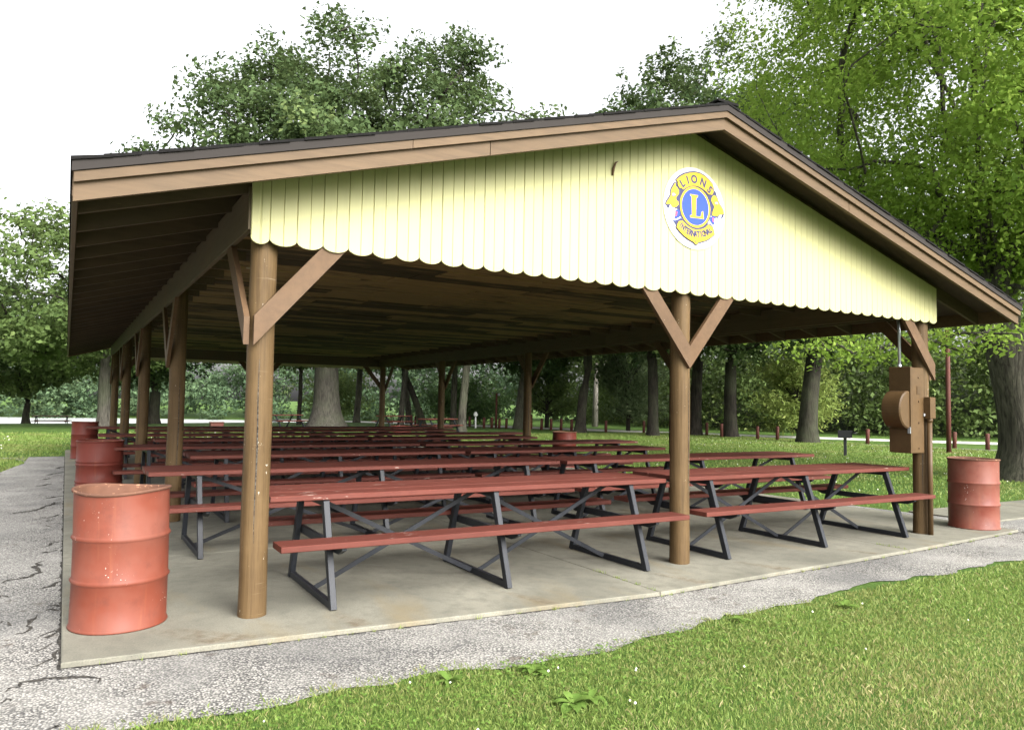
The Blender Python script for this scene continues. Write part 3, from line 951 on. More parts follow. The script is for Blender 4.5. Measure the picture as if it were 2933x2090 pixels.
# ceiling joist ends resting beside the beams
for x, s in ((-.092, 1), (W - .14, -1)):
    for y in np.arange(1.14, LEN, .61):
        m = MB(); m.box(min(x, x + s * .42), max(x, x + s * .42), y - .019, y + .019, 2.845, 2.936, .002); m.build('joist_end', 'beam', pav)
# curled peeling strip on the gable
m = MB()
pts = [(2.955 + .0, GF - .006, 3.52), (2.958, GF - .018, 3.58), (2.97, GF - .03, 3.63), (2.995, GF - .035, 3.645)]
m.tube(pts, [.010, .012, .010, .003], 6); m.build('peeling_strip', 'brace', front_head)

# ---------------------------------------------------------------- the round emblem sign
EMB = {
'banner_top': [(-0.235, 0.24), (-0.192, 0.278), (-0.133, 0.313), (-0.067, 0.337), (0.001, 0.352), (0.069, 0.353), (0.13, 0.338), (0.187, 0.308), (0.234, 0.275), (0.25, 0.238), (0.238, 0.224), (0.25, 0.206), (0.231, 0.172), (0.176, 0.169), (0.157, 0.186), (0.107, 0.209), (0.054, 0.223), (-0.014, 0.222), (-0.073, 0.205), (-0.125, 0.177), (-0.151, 0.162), (-0.162, 0.171), (-0.198, 0.174), (-0.22, 0.206), (-0.213, 0.224)] ,
'banner_bottom': [(-0.218, -0.174), (-0.2, -0.147), (-0.152, -0.135), (-0.101, -0.17), (-0.049, -0.19), (0.011, -0.199), (0.079, -0.187), (0.132, -0.166), (0.17, -0.133), (0.189, -0.127), (0.243, -0.146), (0.255, -0.189), (0.263, -0.211), (0.217, -0.246), (0.156, -0.282), (0.08, -0.308), (0.049, -0.315), (0.042, -0.329), (0.014, -0.341), (-0.014, -0.32), (-0.07, -0.304), (-0.129, -0.279), (-0.188, -0.242), (-0.228, -0.209)] ,
'faceL': [(-0.239, 0.214), (-0.257, 0.2), (-0.271, 0.176), (-0.291, 0.145), (-0.299, 0.114), (-0.3, 0.083), (-0.324, 0.047), (-0.349, 0.015), (-0.359, -0.005), (-0.341, -0.008), (-0.306, 0.003), (-0.298, -0.01), (-0.28, -0.024), (-0.255, -0.026), (-0.233, -0.017), (-0.201, 0.01), (-0.205, 0.043), (-0.226, 0.045), (-0.234, 0.071), (-0.198, 0.116), (-0.198, 0.149), (-0.22, 0.173), (-0.238, 0.181)] ,
'maneL': [(-0.235, 0.221), (-0.147, 0.163), (-0.187, 0.079), (-0.193, -0.011), (-0.167, -0.107), (-0.149, -0.132), (-0.225, -0.192), (-0.268, -0.154), (-0.197, -0.067), (-0.241, 0.004), (-0.22, 0.096), (-0.264, 0.172)] ,
'muzzleL': [(-0.327, -0.025), (-0.302, -0.002), (-0.284, -0.024), (-0.24, -0.034), (-0.269, -0.044), (-0.312, -0.067), (-0.327, -0.047)] ,
'noseL': [(-0.363, -0.006), (-0.34, -0.03), (-0.325, -0.039), (-0.306, -0.0), (-0.341, -0.008)] ,
'mouthL': [(-0.24, -0.045), (-0.197, -0.039), (-0.182, -0.065), (-0.189, -0.093), (-0.24, -0.122), (-0.254, -0.119), (-0.229, -0.082)] ,
'tongueL': [(-0.24, -0.056), (-0.218, -0.059), (-0.225, -0.098), (-0.243, -0.106)] ,
'jawL': [(-0.269, -0.127), (-0.247, -0.134), (-0.203, -0.115), (-0.178, -0.097), (-0.174, -0.113), (-0.24, -0.144), (-0.261, -0.142)] ,
'eyeL': [(-0.285, 0.102), (-0.263, 0.111), (-0.241, 0.098), (-0.263, 0.086), (-0.281, 0.086)] ,
'faceR': [(0.269, 0.172), (0.297, 0.154), (0.309, 0.127), (0.328, 0.095), (0.36, 0.065), (0.38, 0.04), (0.388, 0.006), (0.356, -0.007), (0.325, -0.011), (0.301, -0.032), (0.262, -0.032), (0.231, -0.028), (0.239, 0.008), (0.262, 0.057), (0.243, 0.082), (0.219, 0.113), (0.227, 0.148), (0.25, 0.169)] ,
'maneR': [(0.25, 0.232), (0.289, 0.198), (0.301, 0.154), (0.231, 0.166), (0.219, 0.107), (0.254, 0.067), (0.223, 0.005), (0.216, -0.041), (0.2, -0.009), (0.212, 0.049), (0.184, 0.13), (0.161, 0.161), (0.231, 0.172)] ,
'muzzleR': [(0.333, -0.019), (0.356, -0.007), (0.388, 0.0), (0.364, -0.037), (0.329, -0.06), (0.309, -0.045)] ,
'noseR': [(0.36, -0.006), (0.392, 0.007), (0.38, -0.024), (0.348, -0.051)] ,
'mouthR': [(0.212, -0.047), (0.255, -0.036), (0.294, -0.044), (0.262, -0.057), (0.255, -0.087), (0.27, -0.113), (0.232, -0.113), (0.205, -0.083)] ,
'tongueR': [(0.231, -0.056), (0.255, -0.05), (0.259, -0.086), (0.243, -0.094)] ,
'jawR': [(0.201, -0.089), (0.232, -0.116), (0.294, -0.122), (0.286, -0.163), (0.263, -0.171), (0.247, -0.134), (0.209, -0.116)] ,
'eyeR': [(0.266, 0.1), (0.293, 0.11), (0.309, 0.095), (0.285, 0.086)] ,
'Lletter': [(-0.062, 0.133), (0.043, 0.137), (0.036, 0.113), (0.021, 0.108), (0.018, -0.069), (0.078, -0.064), (0.086, -0.02), (0.108, -0.006), (0.112, -0.025), (0.12, -0.084), (-0.06, -0.092), (-0.06, -0.069), (-0.037, -0.063), (-0.043, 0.115), (-0.062, 0.118)] ,
}
sign = tag(empty('round_sign', (3.945, GF - .004, 3.365)), 'round white club sign with blue L emblem and two lion heads on the gable', 'sign')
m = MB()
n = 64; R = .393
vs = [(R * math.cos(2 * math.pi * k / n), 0.0, R * math.sin(2 * math.pi * k / n)) for k in range(n)] + [(R * math.cos(2 * math.pi * k / n), -.006, R * math.sin(2 * math.pi * k / n)) for k in range(n)]
m.add(vs, [tuple(range(n - 1, -1, -1))[::-1], tuple(range(2 * n - 1, n - 1, -1))] + [(k, (k + 1) % n, n + (k + 1) % n, n + k) for k in range(n)])
m.build('sign_disc', 'white', sign)
def area2(P): return sum(P[i][0] * P[(i + 1) % len(P)][1] - P[(i + 1) % len(P)][0] * P[i][1] for i in range(len(P)))
def grow(P, d):
    if area2(P) < 0: P = P[::-1]
    Q = []
    n = len(P)
    for i in range(n):
        a, b, c = np.array(P[i - 1]), np.array(P[i]), np.array(P[(i + 1) % n])
        e1 = b - a; e2 = c - b
        n1 = np.array((e1[1], -e1[0])) / (np.linalg.norm(e1) + 1e-9); n2 = np.array((e2[1], -e2[0])) / (np.linalg.norm(e2) + 1e-9)
        nn = n1 + n2; nn /= (np.linalg.norm(nn) + 1e-9)
        Q.append(tuple(b + nn * d))
    return Q
def flat(name, P, mat_, layer, shift=(-.010, -.005)):
    bm = bmesh.new()
    if area2(P) < 0: P = P[::-1]
    vs = [bm.verts.new((x + shift[0], -.006 - .0012 * layer, z + shift[1])) for x, z in P]
    f = bm.faces.new(vs)
    bm.normal_update()
    bmesh.ops.triangulate(bm, faces=[f], ngon_method='EAR_CLIP')
    me = bpy.data.meshes.new(name); bm.to_mesh(me); bm.free()
    return link(name, me, mat_, sign)
def circ(r, cx=0.0, cz=.012, n=48): return [(cx + r * math.cos(2 * math.pi * k / n), cz + r * math.sin(2 * math.pi * k / n)) for k in range(n)]
for nm in ('banner_top', 'banner_bottom', 'faceL', 'faceR'):
    flat('emblem_outline', grow(EMB[nm], .013), 'navy', 1 + .1 * len(nm) * .1)
for nm in ('maneL', 'maneR'):
    flat('emblem_mane', EMB[nm], 'navy', 2)
flat('emblem_ring_outline', circ(.212), 'navy', 2.4, (0, 0))
for nm, mt in (('muzzleL', 'white'), ('muzzleR', 'white'), ('jawL', 'white'), ('jawR', 'white')):
    flat('emblem_jaw_outline', grow(EMB[nm], .006), 'blue', 2.6)
    flat('emblem_jaw', EMB[nm], mt, 3)
for nm, mt, part in (('faceL', 'gold', 'lion_face'), ('faceR', 'gold', 'lion_face'), ('mouthL', 'blue', 'lion_mouth'), ('mouthR', 'blue', 'lion_mouth')):
    flat(part, EMB[nm], mt, 4)
for nm, mt, part in (('noseL', 'navy', 'lion_nose'), ('noseR', 'navy', 'lion_nose'), ('tongueL', 'redp', 'lion_tongue'), ('tongueR', 'redp', 'lion_tongue')):
    flat(part, EMB[nm], mt, 5)
for nm in ('eyeL', 'eyeR'):
    flat('lion_eye', grow(EMB[nm], .008), 'navy', 5); flat('lion_eye', EMB[nm], 'white', 6)
flat('emblem_ring', circ(.197), 'gold', 5, (0, 0))
flat('emblem_disc', circ(.173), 'blue', 6, (0, 0))
flat('letter_l', EMB['Lletter'], 'gold', 7)
flat('emblem_banner', EMB['banner_top'], 'gold', 7)
flat('emblem_banner', EMB['banner_bottom'], 'gold', 7)
def letter(ch, x, z, rot, size, wide, bold, mat_='navy'):
    cu = bpy.data.curves.new('letter', 'FONT')
    cu.body = ch; cu.size = size; cu.align_x = 'CENTER'; cu.align_y = 'CENTER'; cu.offset = bold; cu.resolution_u = 3
    tmp = bpy.data.objects.new('tmp_letter', cu); C.objects.link(tmp)
    dg = bpy.context.evaluated_depsgraph_get()
    me = bpy.data.meshes.new_from_object(tmp.evaluated_get(dg))
    bpy.data.objects.remove(tmp); bpy.data.curves.remove(cu)
    me.materials.clear()
    o = link('letter', me, mat_, sign)
    o.matrix_basis = Matrix.Translation((x, -.006 - .0012 * 8.2, z)) @ Matrix.Rotation(rot, 4, 'Y') @ Matrix.Rotation(math.pi / 2, 4, 'X') @ Matrix.Diagonal((wide, 1, 1, 1))
    return o
for ch, ang in zip('LIONS', (130, 113, 95, 70, 48)):
    a = math.radians(ang)
    letter(ch, .268 * math.cos(a) + .004, .268 * math.sin(a) + .008, math.pi / 2 - a, .105, .95, .004)
for i, ch in enumerate('INTERNATIONAL'):
    a = math.radians(-128 + i * (76 / 12.0))
    letter(ch, .312 * math.cos(a) + .004, .312 * math.sin(a) + .062, -math.pi / 2 - a, .080, .70, .0042)
letter('®', -.0, -.318, 0, .035, 1, 0)

# ---------------------------------------------------------------- electrical box on the corner post
eb = tag(empty('electrical_box', (7.47, -.10, .97)), 'brown painted electrical meter box mounted on the corner post', 'electrical box')
m = MB(); m.box(0.0, .275, .0, .25, 0, 1.02, .006); m.build('box_body', 'box', eb)
m = MB(); m.box(-.010, .032, -.012, .258, .005, 1.028, .006); m.build('box_door', 'box', eb)
m = MB()
n = 20; rad = .225
prof = [(-.010 - rad * .86 * math.sin(math.pi * k / n), .515 + rad * math.cos(math.pi * k / n)) for k in range(n + 1)]
vs = [(x, .015, z) for x, z in prof] + [(x, .235, z) for x, z in prof]
vs += [(x * .93 - .001, .002, .515 + (z - .515) * .93) for x, z in prof]
N1 = n + 1
fs = [(k, k + 1, N1 + k + 1, N1 + k) for k in range(n)] + [(2 * N1 + k, 2 * N1 + k + 1, k + 1, k) for k in range(n)] + [tuple(range(2 * N1, 3 * N1)), tuple(range(2 * N1 - 1, N1 - 1, -1))]
m.add(vs, fs); m.build('round_meter_housing', 'box', eb)
m = MB(); m.box(.135, .205, -.006, .004, .70, .80, .002); m.build('cover_plate', 'box', eb)
for zz in (.90, .615, .36, .06):
    m = MB(); m.lathe([(0.0, -.0), (.011, .0), (.009, .008), (0, .010)], 10); o = m.build('bolt', 'box', eb); o.location = (.17, -.0, zz); o.rotation_euler = (math.pi / 2, 0, 0)
m = MB(); m.box(.26, .285, -.016, -.004, .44, .475, .002); m.build('white_seal', 'white', eb)
m = MB(); m.box(-.022, -.012, -.014, .02, .235, .31, .002); m.build('padlock', 'galv', eb)
jb = tag(empty('conduit', (7.80, -.135, 0)), 'brown conduit with small junction box running up the corner post', 'conduit')
m = MB(); m.tube([(0, 0, 0), (0, 0, 1.38)], [.030, .030], 12); m.build('pipe', 'box', jb)
m = MB(); m.box(-.055, .055, -.045, .038, 1.38, 1.64, .010); m.build('junction_box', 'box', jb)
m = MB(); m.tube([(0, 0, 1.34), (0, 0, 1.385)], [.038, .038], 12); m.build('collar', 'box', jb)
ub = tag(empty('conduit_riser', (7.52, .06, 1.99)), 'bare silver conduit rising from the meter box to the roof beam', 'conduit')
m = MB(); m.tube([(0, 0, 0), (0, 0, .45), (.0, .02, .64)], [.017, .017, .017], 10); m.build('pipe', 'galv', ub)
m = MB(); m.tube([(0, 0, 0), (0, 0, .04)], [.024, .024], 10); m.build('collar', 'galv', ub)

# ---------------------------------------------------------------- picnic tables
def table_proto(Lt, inset):
    root = empty('picnic_table')
    xs = [-Lt / 2 + inset, 0.0, Lt / 2 - inset]
    rr = random.Random(int(Lt * 100))
    for i in range(3):
        y0 = -.38 + i * .2555
        m = MB(); m.box(-Lt / 2 + rr.uniform(-.01, .01), Lt / 2 + rr.uniform(-.01, .01), y0, y0 + .249, .748, .790 + rr.uniform(-.002, .002), .005); m.build('tabletop_plank', 'bench', root)
    for s in (-1, 1):
        m = MB(); m.box(-Lt / 2, Lt / 2, min(s * .455, s * .705), max(s * .455, s * .705), .447, .489, .005); m.build('seat_plank', 'bench', root)
    for x in xs:
        for s in (-1, 1):
            m = MB(); m.prism((x, s * .585, 0.0), (x, s * .325, .746), .046, .060, (0, s, 0.35), .003); m.build('leg', 'steel', root)
        m = MB(); m.box(x - .020, x + .020, -.56, .56, .004, .052, .002); m.build('floor_bar', 'steel', root)
        m = MB(); m.box(x - .0235, x + .0235, -.36, .36, .700, .7475, .002); m.build('top_bar', 'steel', root)
        m = MB(); z1 = .4465
        vs = []
        for xx in (x + .0245, x + .058):
            vs += [(xx, -.68, z1), (xx, .68, z1), (xx, .68, z1 - .020), (xx, .58, z1 - .060), (xx, -.58, z1 - .060), (xx, -.68, z1 - .020)]
        m.add(vs, [(0, 1, 2, 3, 4, 5), (11, 10, 9, 8, 7, 6)] + [(k, (k + 1) % 6, 6 + (k + 1) % 6, 6 + k) for k in range(6)]); m.build('seat_bearer', 'steel', root)
    for i in range(2):
        a, b = xs[i], xs[i + 1]
        m = MB(); m.prism((a + .03, -.016, .035), (b - .03, -.016, .715), .010, .036, (0, 0, 1)); m.build('diagonal_brace', 'steel', root)
        m = MB(); m.prism((a + .03, .016, .715), (b - .03, .016, .035), .010, .036, (0, 0, 1)); m.build('diagonal_brace', 'steel', root)
    return root
short = table_proto(3.66, .40); long_ = table_proto(4.56, .45)
used = set()
def place_table(proto, x, y, rz, label, group='picnic tables in rows under the pavilion'):
    if proto.name in used: o = copy_tree(proto)
    else: o = proto; used.add(proto.name)
    o.location = (x, y, 0); o.rotation_euler = (0, 0, rz)
    return tag(o, label, 'picnic table', group)
rows = [(short, 1.96, .44, 5.89, .47), (long_, 1.80, 2.66, 6.44, 2.60), (short, 2.00, 4.72, 5.72, 4.62), (long_, 1.70, 6.66, 6.30, 6.55),
        (short, 1.98, 8.72, 5.70, 8.60), (long_, 1.66, 10.62, 6.28, 10.50), (short, 2.0, 12.66, 5.72, 12.55), (long_, 1.55, 14.62, 6.16, 14.50)]
ordn = ['first', 'second', 'third', 'fourth', 'fifth', 'sixth', 'seventh', 'eighth']
rr = random.Random(4)
for i, (p_, xa, ya, xb, yb) in enumerate(rows):
    for x, y, side in ((xa, ya, 'barrel-side'), (xb, yb, 'meter-box-side')):
        rz = rr.uniform(-.010, .010)
        if i == 0: lab = 'red plank picnic table just behind the scalloped gable, between ' + ('corner post and middle post' if side == 'barrel-side' else 'middle post and meter-box post')
        else: lab = f'red plank picnic table in the {ordn[i]} row behind the scalloped front, {side} half'
        place_table(p_, x, y, rz, lab)

# ---------------------------------------------------------------- barrels
def barrel_mesh(seed, dent, ribs=1, squash=0.0):
    r = random.Random(seed)
    H = .88; R0 = .286
    prof = [(0, .012), (R0 - .01, .012), (R0 + .004, 0.0), (R0 + .010, .006), (R0 + .006, .016), (R0, .022)]
    for zc in (H * .345, H * .655):
        if ribs == 1:
            prof += [(R0, zc - .020), (R0 + .005, zc - .012), (R0 + .012, zc), (R0 + .005, zc + .012), (R0, zc + .020)]
        else:
            prof += [(R0, zc - .036), (R0 + .011, zc - .026), (R0 + .011, zc - .018), (R0 + .001, zc - .008), (R0 + .001, zc + .008), (R0 + .011, zc + .018), (R0 + .011, zc + .026), (R0, zc + .036)]
    prof += [(R0, H - .03), (R0 + .001, H - .022)]
    outer = prof
    rim = [(R0 + .001, H - .022), (R0 + .012, H - .016), (R0 + .013, H - .004), (R0 + .006, H), (R0 - .006, H - .002), (R0 - .006, H - .018)]
    inner = [(R0 - .006, H - .018), (R0 - .008, H * .6), (R0 - .008, .05), (0.0, .04)]
    ph = [r.uniform(0, 6.28) for _ in range(6)]
    def mk(pf, name):
        m = MB(); m.lathe(pf, 40)
        out = []
        for x, y, z in m.v:
            t = math.atan2(y, x); k = 1 + dent * (.35 * math.sin(2 * t + ph[0] + z) + .3 * math.sin(3 * t + ph[1] - 3 * z) + .22 * math.sin(5 * t + ph[2] + 6 * z)) * (0.4 + z)
            k *= 1 + squash * (math.cos(t - ph[3]) ** 2 - .5) * (z / H)
            zz = z + dent * .35 * math.sin(2 * t + ph[4]) * (1 if z > .8 else 0)
            out.append((x * k, y * k, zz))
        m.v = out
        return m.mesh(name)
    return mk(outer, 'shell'), mk(rim, 'rim'), mk(inner, 'liner')
def barrel(loc, rz, meshes, mt, label, rim_m='rust'):
    b = tag(empty('trash_barrel', loc, rz), label, 'barrel', 'red steel trash barrels')
    s_, r_, l_ = (q.copy() for q in meshes)
    link('shell', s_, mt, b); link('rim', r_, rim_m, b); link('liner', l_, 'rust', b)
    return b
bm_old = barrel_mesh(3, .035, 1, .05); bm_new = barrel_mesh(7, .002, 2); bm_worn = barrel_mesh(12, .012, 1)
barrel((-.80, .22, 0), .6, bm_old, 'barrel_old', 'dented faded red steel barrel with chipped paint at the slab corner')
barrel((-.72, 6.5, 0), 1.2, bm_new, 'barrel_new', 'smooth dark red steel barrel with double ribs beside the second side post', 'barrel_new')
barrel((-.73, 15.6, 0), 2.2, bm_worn, 'barrel_new', 'red steel barrel at the far end of the slab towards the lake', 'barrel_new')
barrel((8.95, -.02, 0), .3, bm_worn, 'barrel_worn', 'worn scuffed red steel barrel beside the post with the meter box')
q = at_dist(1618, 18.3); barrel((q[0], q[1], GZ), 1.0, bm_worn, 'barrel_new', 'dark red barrel on the lawn beside the open side of the pavilion')
q = at_dist(1513, 48); barrel((q[0], q[1], GZ), 1.0, bm_new, 'barrel_new', 'small distant red barrel behind a thick oak trunk')

# ---------------------------------------------------------------- things out on the lawn
def lawn_table(u, dist, rz, label):
    p_ = at_dist(u, dist)
    root = empty('lawn_table')
    Lt = 2.1
    for i in range(3):
        m = MB(); m.box(-Lt / 2, Lt / 2, -.37 + i * .25, -.37 + i * .25 + .242, .72, .76, .004); m.build('tabletop_plank', 'bench', root)
    for s in (-1, 1):
        m = MB(); m.box(-Lt / 2, Lt / 2, min(s * .5, s * .74), max(s * .5, s * .74), .42, .46, .004); m.build('seat_plank', 'bench', root)
        for x in (-.85, .85):
            m = MB(); m.prism((x, s * .70, 0), (x, s * .22, .718), .045, .07, (0, s, .3)); m.build('leg', 'steel', root)
    for x in (-.80, .80):
        m = MB(); m.box(x - .02, x + .02, -.70, .70, .37, .418); m.build('seat_bearer', 'steel', root)
    root.location = (p_[0], p_[1], float(ground_z(p_[0], p_[1]))); root.rotation_euler = (0, 0, rz)
    return tag(root, label, 'picnic table', 'picnic tables out on the lawn')
lawn_table(1256, 37.0, .42, 'small red picnic table on the lawn beside a grey oak trunk')
lawn_table(1130, 43.5, .40, 'small red picnic table on the lawn behind the fire ring')
lawn_table(815, 42.5, .55, 'small red picnic table on the lawn by the huge oak')
lawn_table(150, 57, -.1, 'low wooden table on the grass near the lake shore')
p_ = at_dist(1149, 39.5)
fr_ = tag(empty('fire_ring', (p_[0], p_[1], GZ)), 'low rusty red steel fire ring on the lawn', 'fire ring')
m = MB(); m.lathe([(.50, 0), (.50, .30), (.515, .31), (.53, .30), (.53, 0)], 28); m.build('steel_ring', 'barrel_new', fr_)
m = MB(); m.lathe([(.495, .06), (.3, .09), (0, .10)], 20); m.build('ash_bed', 'crack', fr_)
p_ = at_dist(622, 38)
sb = tag(empty('storage_box', (p_[0], p_[1], float(ground_z(p_[0], p_[1])))), 'dark red wooden box standing on the far lawn', 'box')
m = MB(); m.box(-.28, .28, -.2, .2, .05, .42, .01); m.build('box_body', 'bollard', sb)
m = MB(); m.box(-.31, .31, -.23, .23, .425, .46, .01); m.build('lid', 'bollard', sb)
for sx in (-.22, .22):
    m = MB(); m.box(sx - .03, sx + .03, -.16, .16, 0, .05); m.build('foot', 'bollard', sb)

# park grill
gp = at_z(2421, 1306, GZ)
g_ = tag(empty('park_grill', (gp[0], gp[1], GZ), .5), 'black iron park grill on a single post in the lawn', 'grill')
m = MB(); m.box(-.045, .045, -.045, .045, 0, .60, .005); m.build('post', 'grillm', g_)
m = MB()
a_, b_, z0, z1, th = .23, .19, .60, .84, .012
m.box(-a_, a_, -b_, b_, z0, z0 + th); m.box(-a_, -a_ + th, -b_ + .0, b_, z0 + th, z1); m.box(a_ - th, a_, -b_, b_, z0 + th, z1); m.box(-a_ + th, a_ - th, b_ - th, b_, z0 + th, z1)
m.build('firebox', 'grillm', g_)
m = MB()
for k in range(9): m.box(-a_ + .03 + k * .05, -a_ + .038 + k * .05, -b_ - .03, b_ - .02, .76, .768)
m.build('grate', 'grillm', g_)
for sx in (-.18, .18):
    m = MB(); m.tube([(sx, -b_ - .03, .764), (sx, -b_ - .16, .764)], [.014, .014], 8); m.build('handle', 'grillm', g_)

# red lamp pole, white lamp, red wooden post
pp = at_z(2718, 1297, GZ)
lp = tag(empty('lamp_pole', (pp[0], pp[1], GZ)), 'slim red-brown steel pole with lamp standing in the lawn by the maple', 'lamp pole')
m = MB(); m.tube([(0, 0, 0), (0, 0, 1.8), (0, 0, 4.9)], [.085, .082, .07], 12); m.build('pole', 'bollard', lp)
m = MB(); m.tube([(0, 0, 4.75), (.35, -.1, 4.9), (.62, -.18, 4.85)], [.03, .03, .03], 8); m.build('arm', 'bollard', lp)
m = MB(); m.lathe([(0, .16), (.10, .13), (.17, .02), (.16, -.05), (.0, -.10)], 16, center=(.72, -.2, 4.78)); m.build('lamp_head', 'galv', lp)
m = MB(); m.tube([(0, 0, 0), (0, 0, .03)], [.15, .15], 12); m.build('base_plate', 'bollard', lp)
p_ = at_dist(1363, 47)
lw = tag(empty('path_lamp', (p_[0], p_[1], GZ)), 'small white globe lamp on a white post near the road', 'lamp')
m = MB(); m.tube([(0, 0, 0), (0, 0, .75)], [.055, .045], 10); m.build('lamp_post', 'lampw', lw)
m = MB(); m.lathe([(0, .30), (.06, .28), (.13, .18), (.14, .08), (.07, 0.0), (0, 0)], 14, center=(0, 0, .72)); m.build('globe', 'lampw', lw)
p_ = at_dist(1422, 47.5)
wp = tag(empty('wooden_pole', (p_[0], p_[1], GZ)), 'tall reddish wooden pole with small fitting before the far woods', 'pole')
m = MB(); m.tube([(0, 0, 0), (0, 0, 2.2)], [.075, .065], 10); m.build('pole', 'bollard', wp)
m = MB(); m.lathe([(0, .16), (.08, .12), (.09, 0), (0, -.02)], 12, center=(.15, -.02, 2.05)); m.build('fitting', 'galv', wp)
m = MB(); m.tube([(0, 0, 2.1), (.12, -.02, 2.1)], [.02, .02], 6); m.build('bracket', 'galv', wp)

# bollards along the road
bol_px = [(1551, 1231), (1578, 1232), (1607, 1233), (1637, 1234), (1735, 1238), (1844, 1240), (2024, 1247), (2067, 1252), (2170, 1258), (2226, 1260), (2485, 1272), (2734, 1286), (2829, 1289), (1345, 1222), (1386, 1226), (1408, 1226), (1430, 1227), (1190, 1218), (1178, 1218), (1450, 1227)]
bmesh_ = None
for u, v in bol_px:
    q = at_z(u, v, GZ)
    if bmesh_ is None:
        m = MB(); m.tube([(0, 0, 0), (0, 0, .64), (0, 0, .68)], [.085, .08, .06], 10); bmesh_ = m.mesh('bollard')
    o = link('bollard', bmesh_, 'bollard'); o.location = (q[0], q[1], GZ); o.rotation_euler = (0.02 * math.sin(u), .02 * math.cos(v), u)
    o.scale = (1, 1, .95 + .1 * ((u * 7) % 10) / 10)
    tag(o, 'short red-brown wooden bollard along the road edge', 'bollard', 'bollards lining the road')

# ---------------------------------------------------------------- trees
def leaf_quads(rng, P, size, up=0.55, asp=0.62, outward=None):
    n = len(P)
    nrm = rng.normal(size=(n, 3)); nrm[:, 2] += up * 2
    if outward is not None: nrm += outward * .8
    nrm /= np.linalg.norm(nrm, axis=1, keepdims=True)
    t = rng.normal(size=(n, 3)); t -= nrm * np.sum(t * nrm, 1, keepdims=True); t /= np.linalg.norm(t, axis=1, keepdims=True)
    b = np.cross(nrm, t)
    s = (size * rng.uniform(.45, 1.4, n))[:, None]
    V = np.empty((n, 4, 3))
    V[:, 0] = P - t * s * .5
    V[:, 1] = P + b * s * asp * .5 + nrm * s * .10 + t * s * .08
    V[:, 2] = P + t * s * .5 - nrm * s * .08
    V[:, 3] = P - b * s * asp * .5 + nrm * s * .10 + t * s * .08
    return V.reshape(-1, 3)

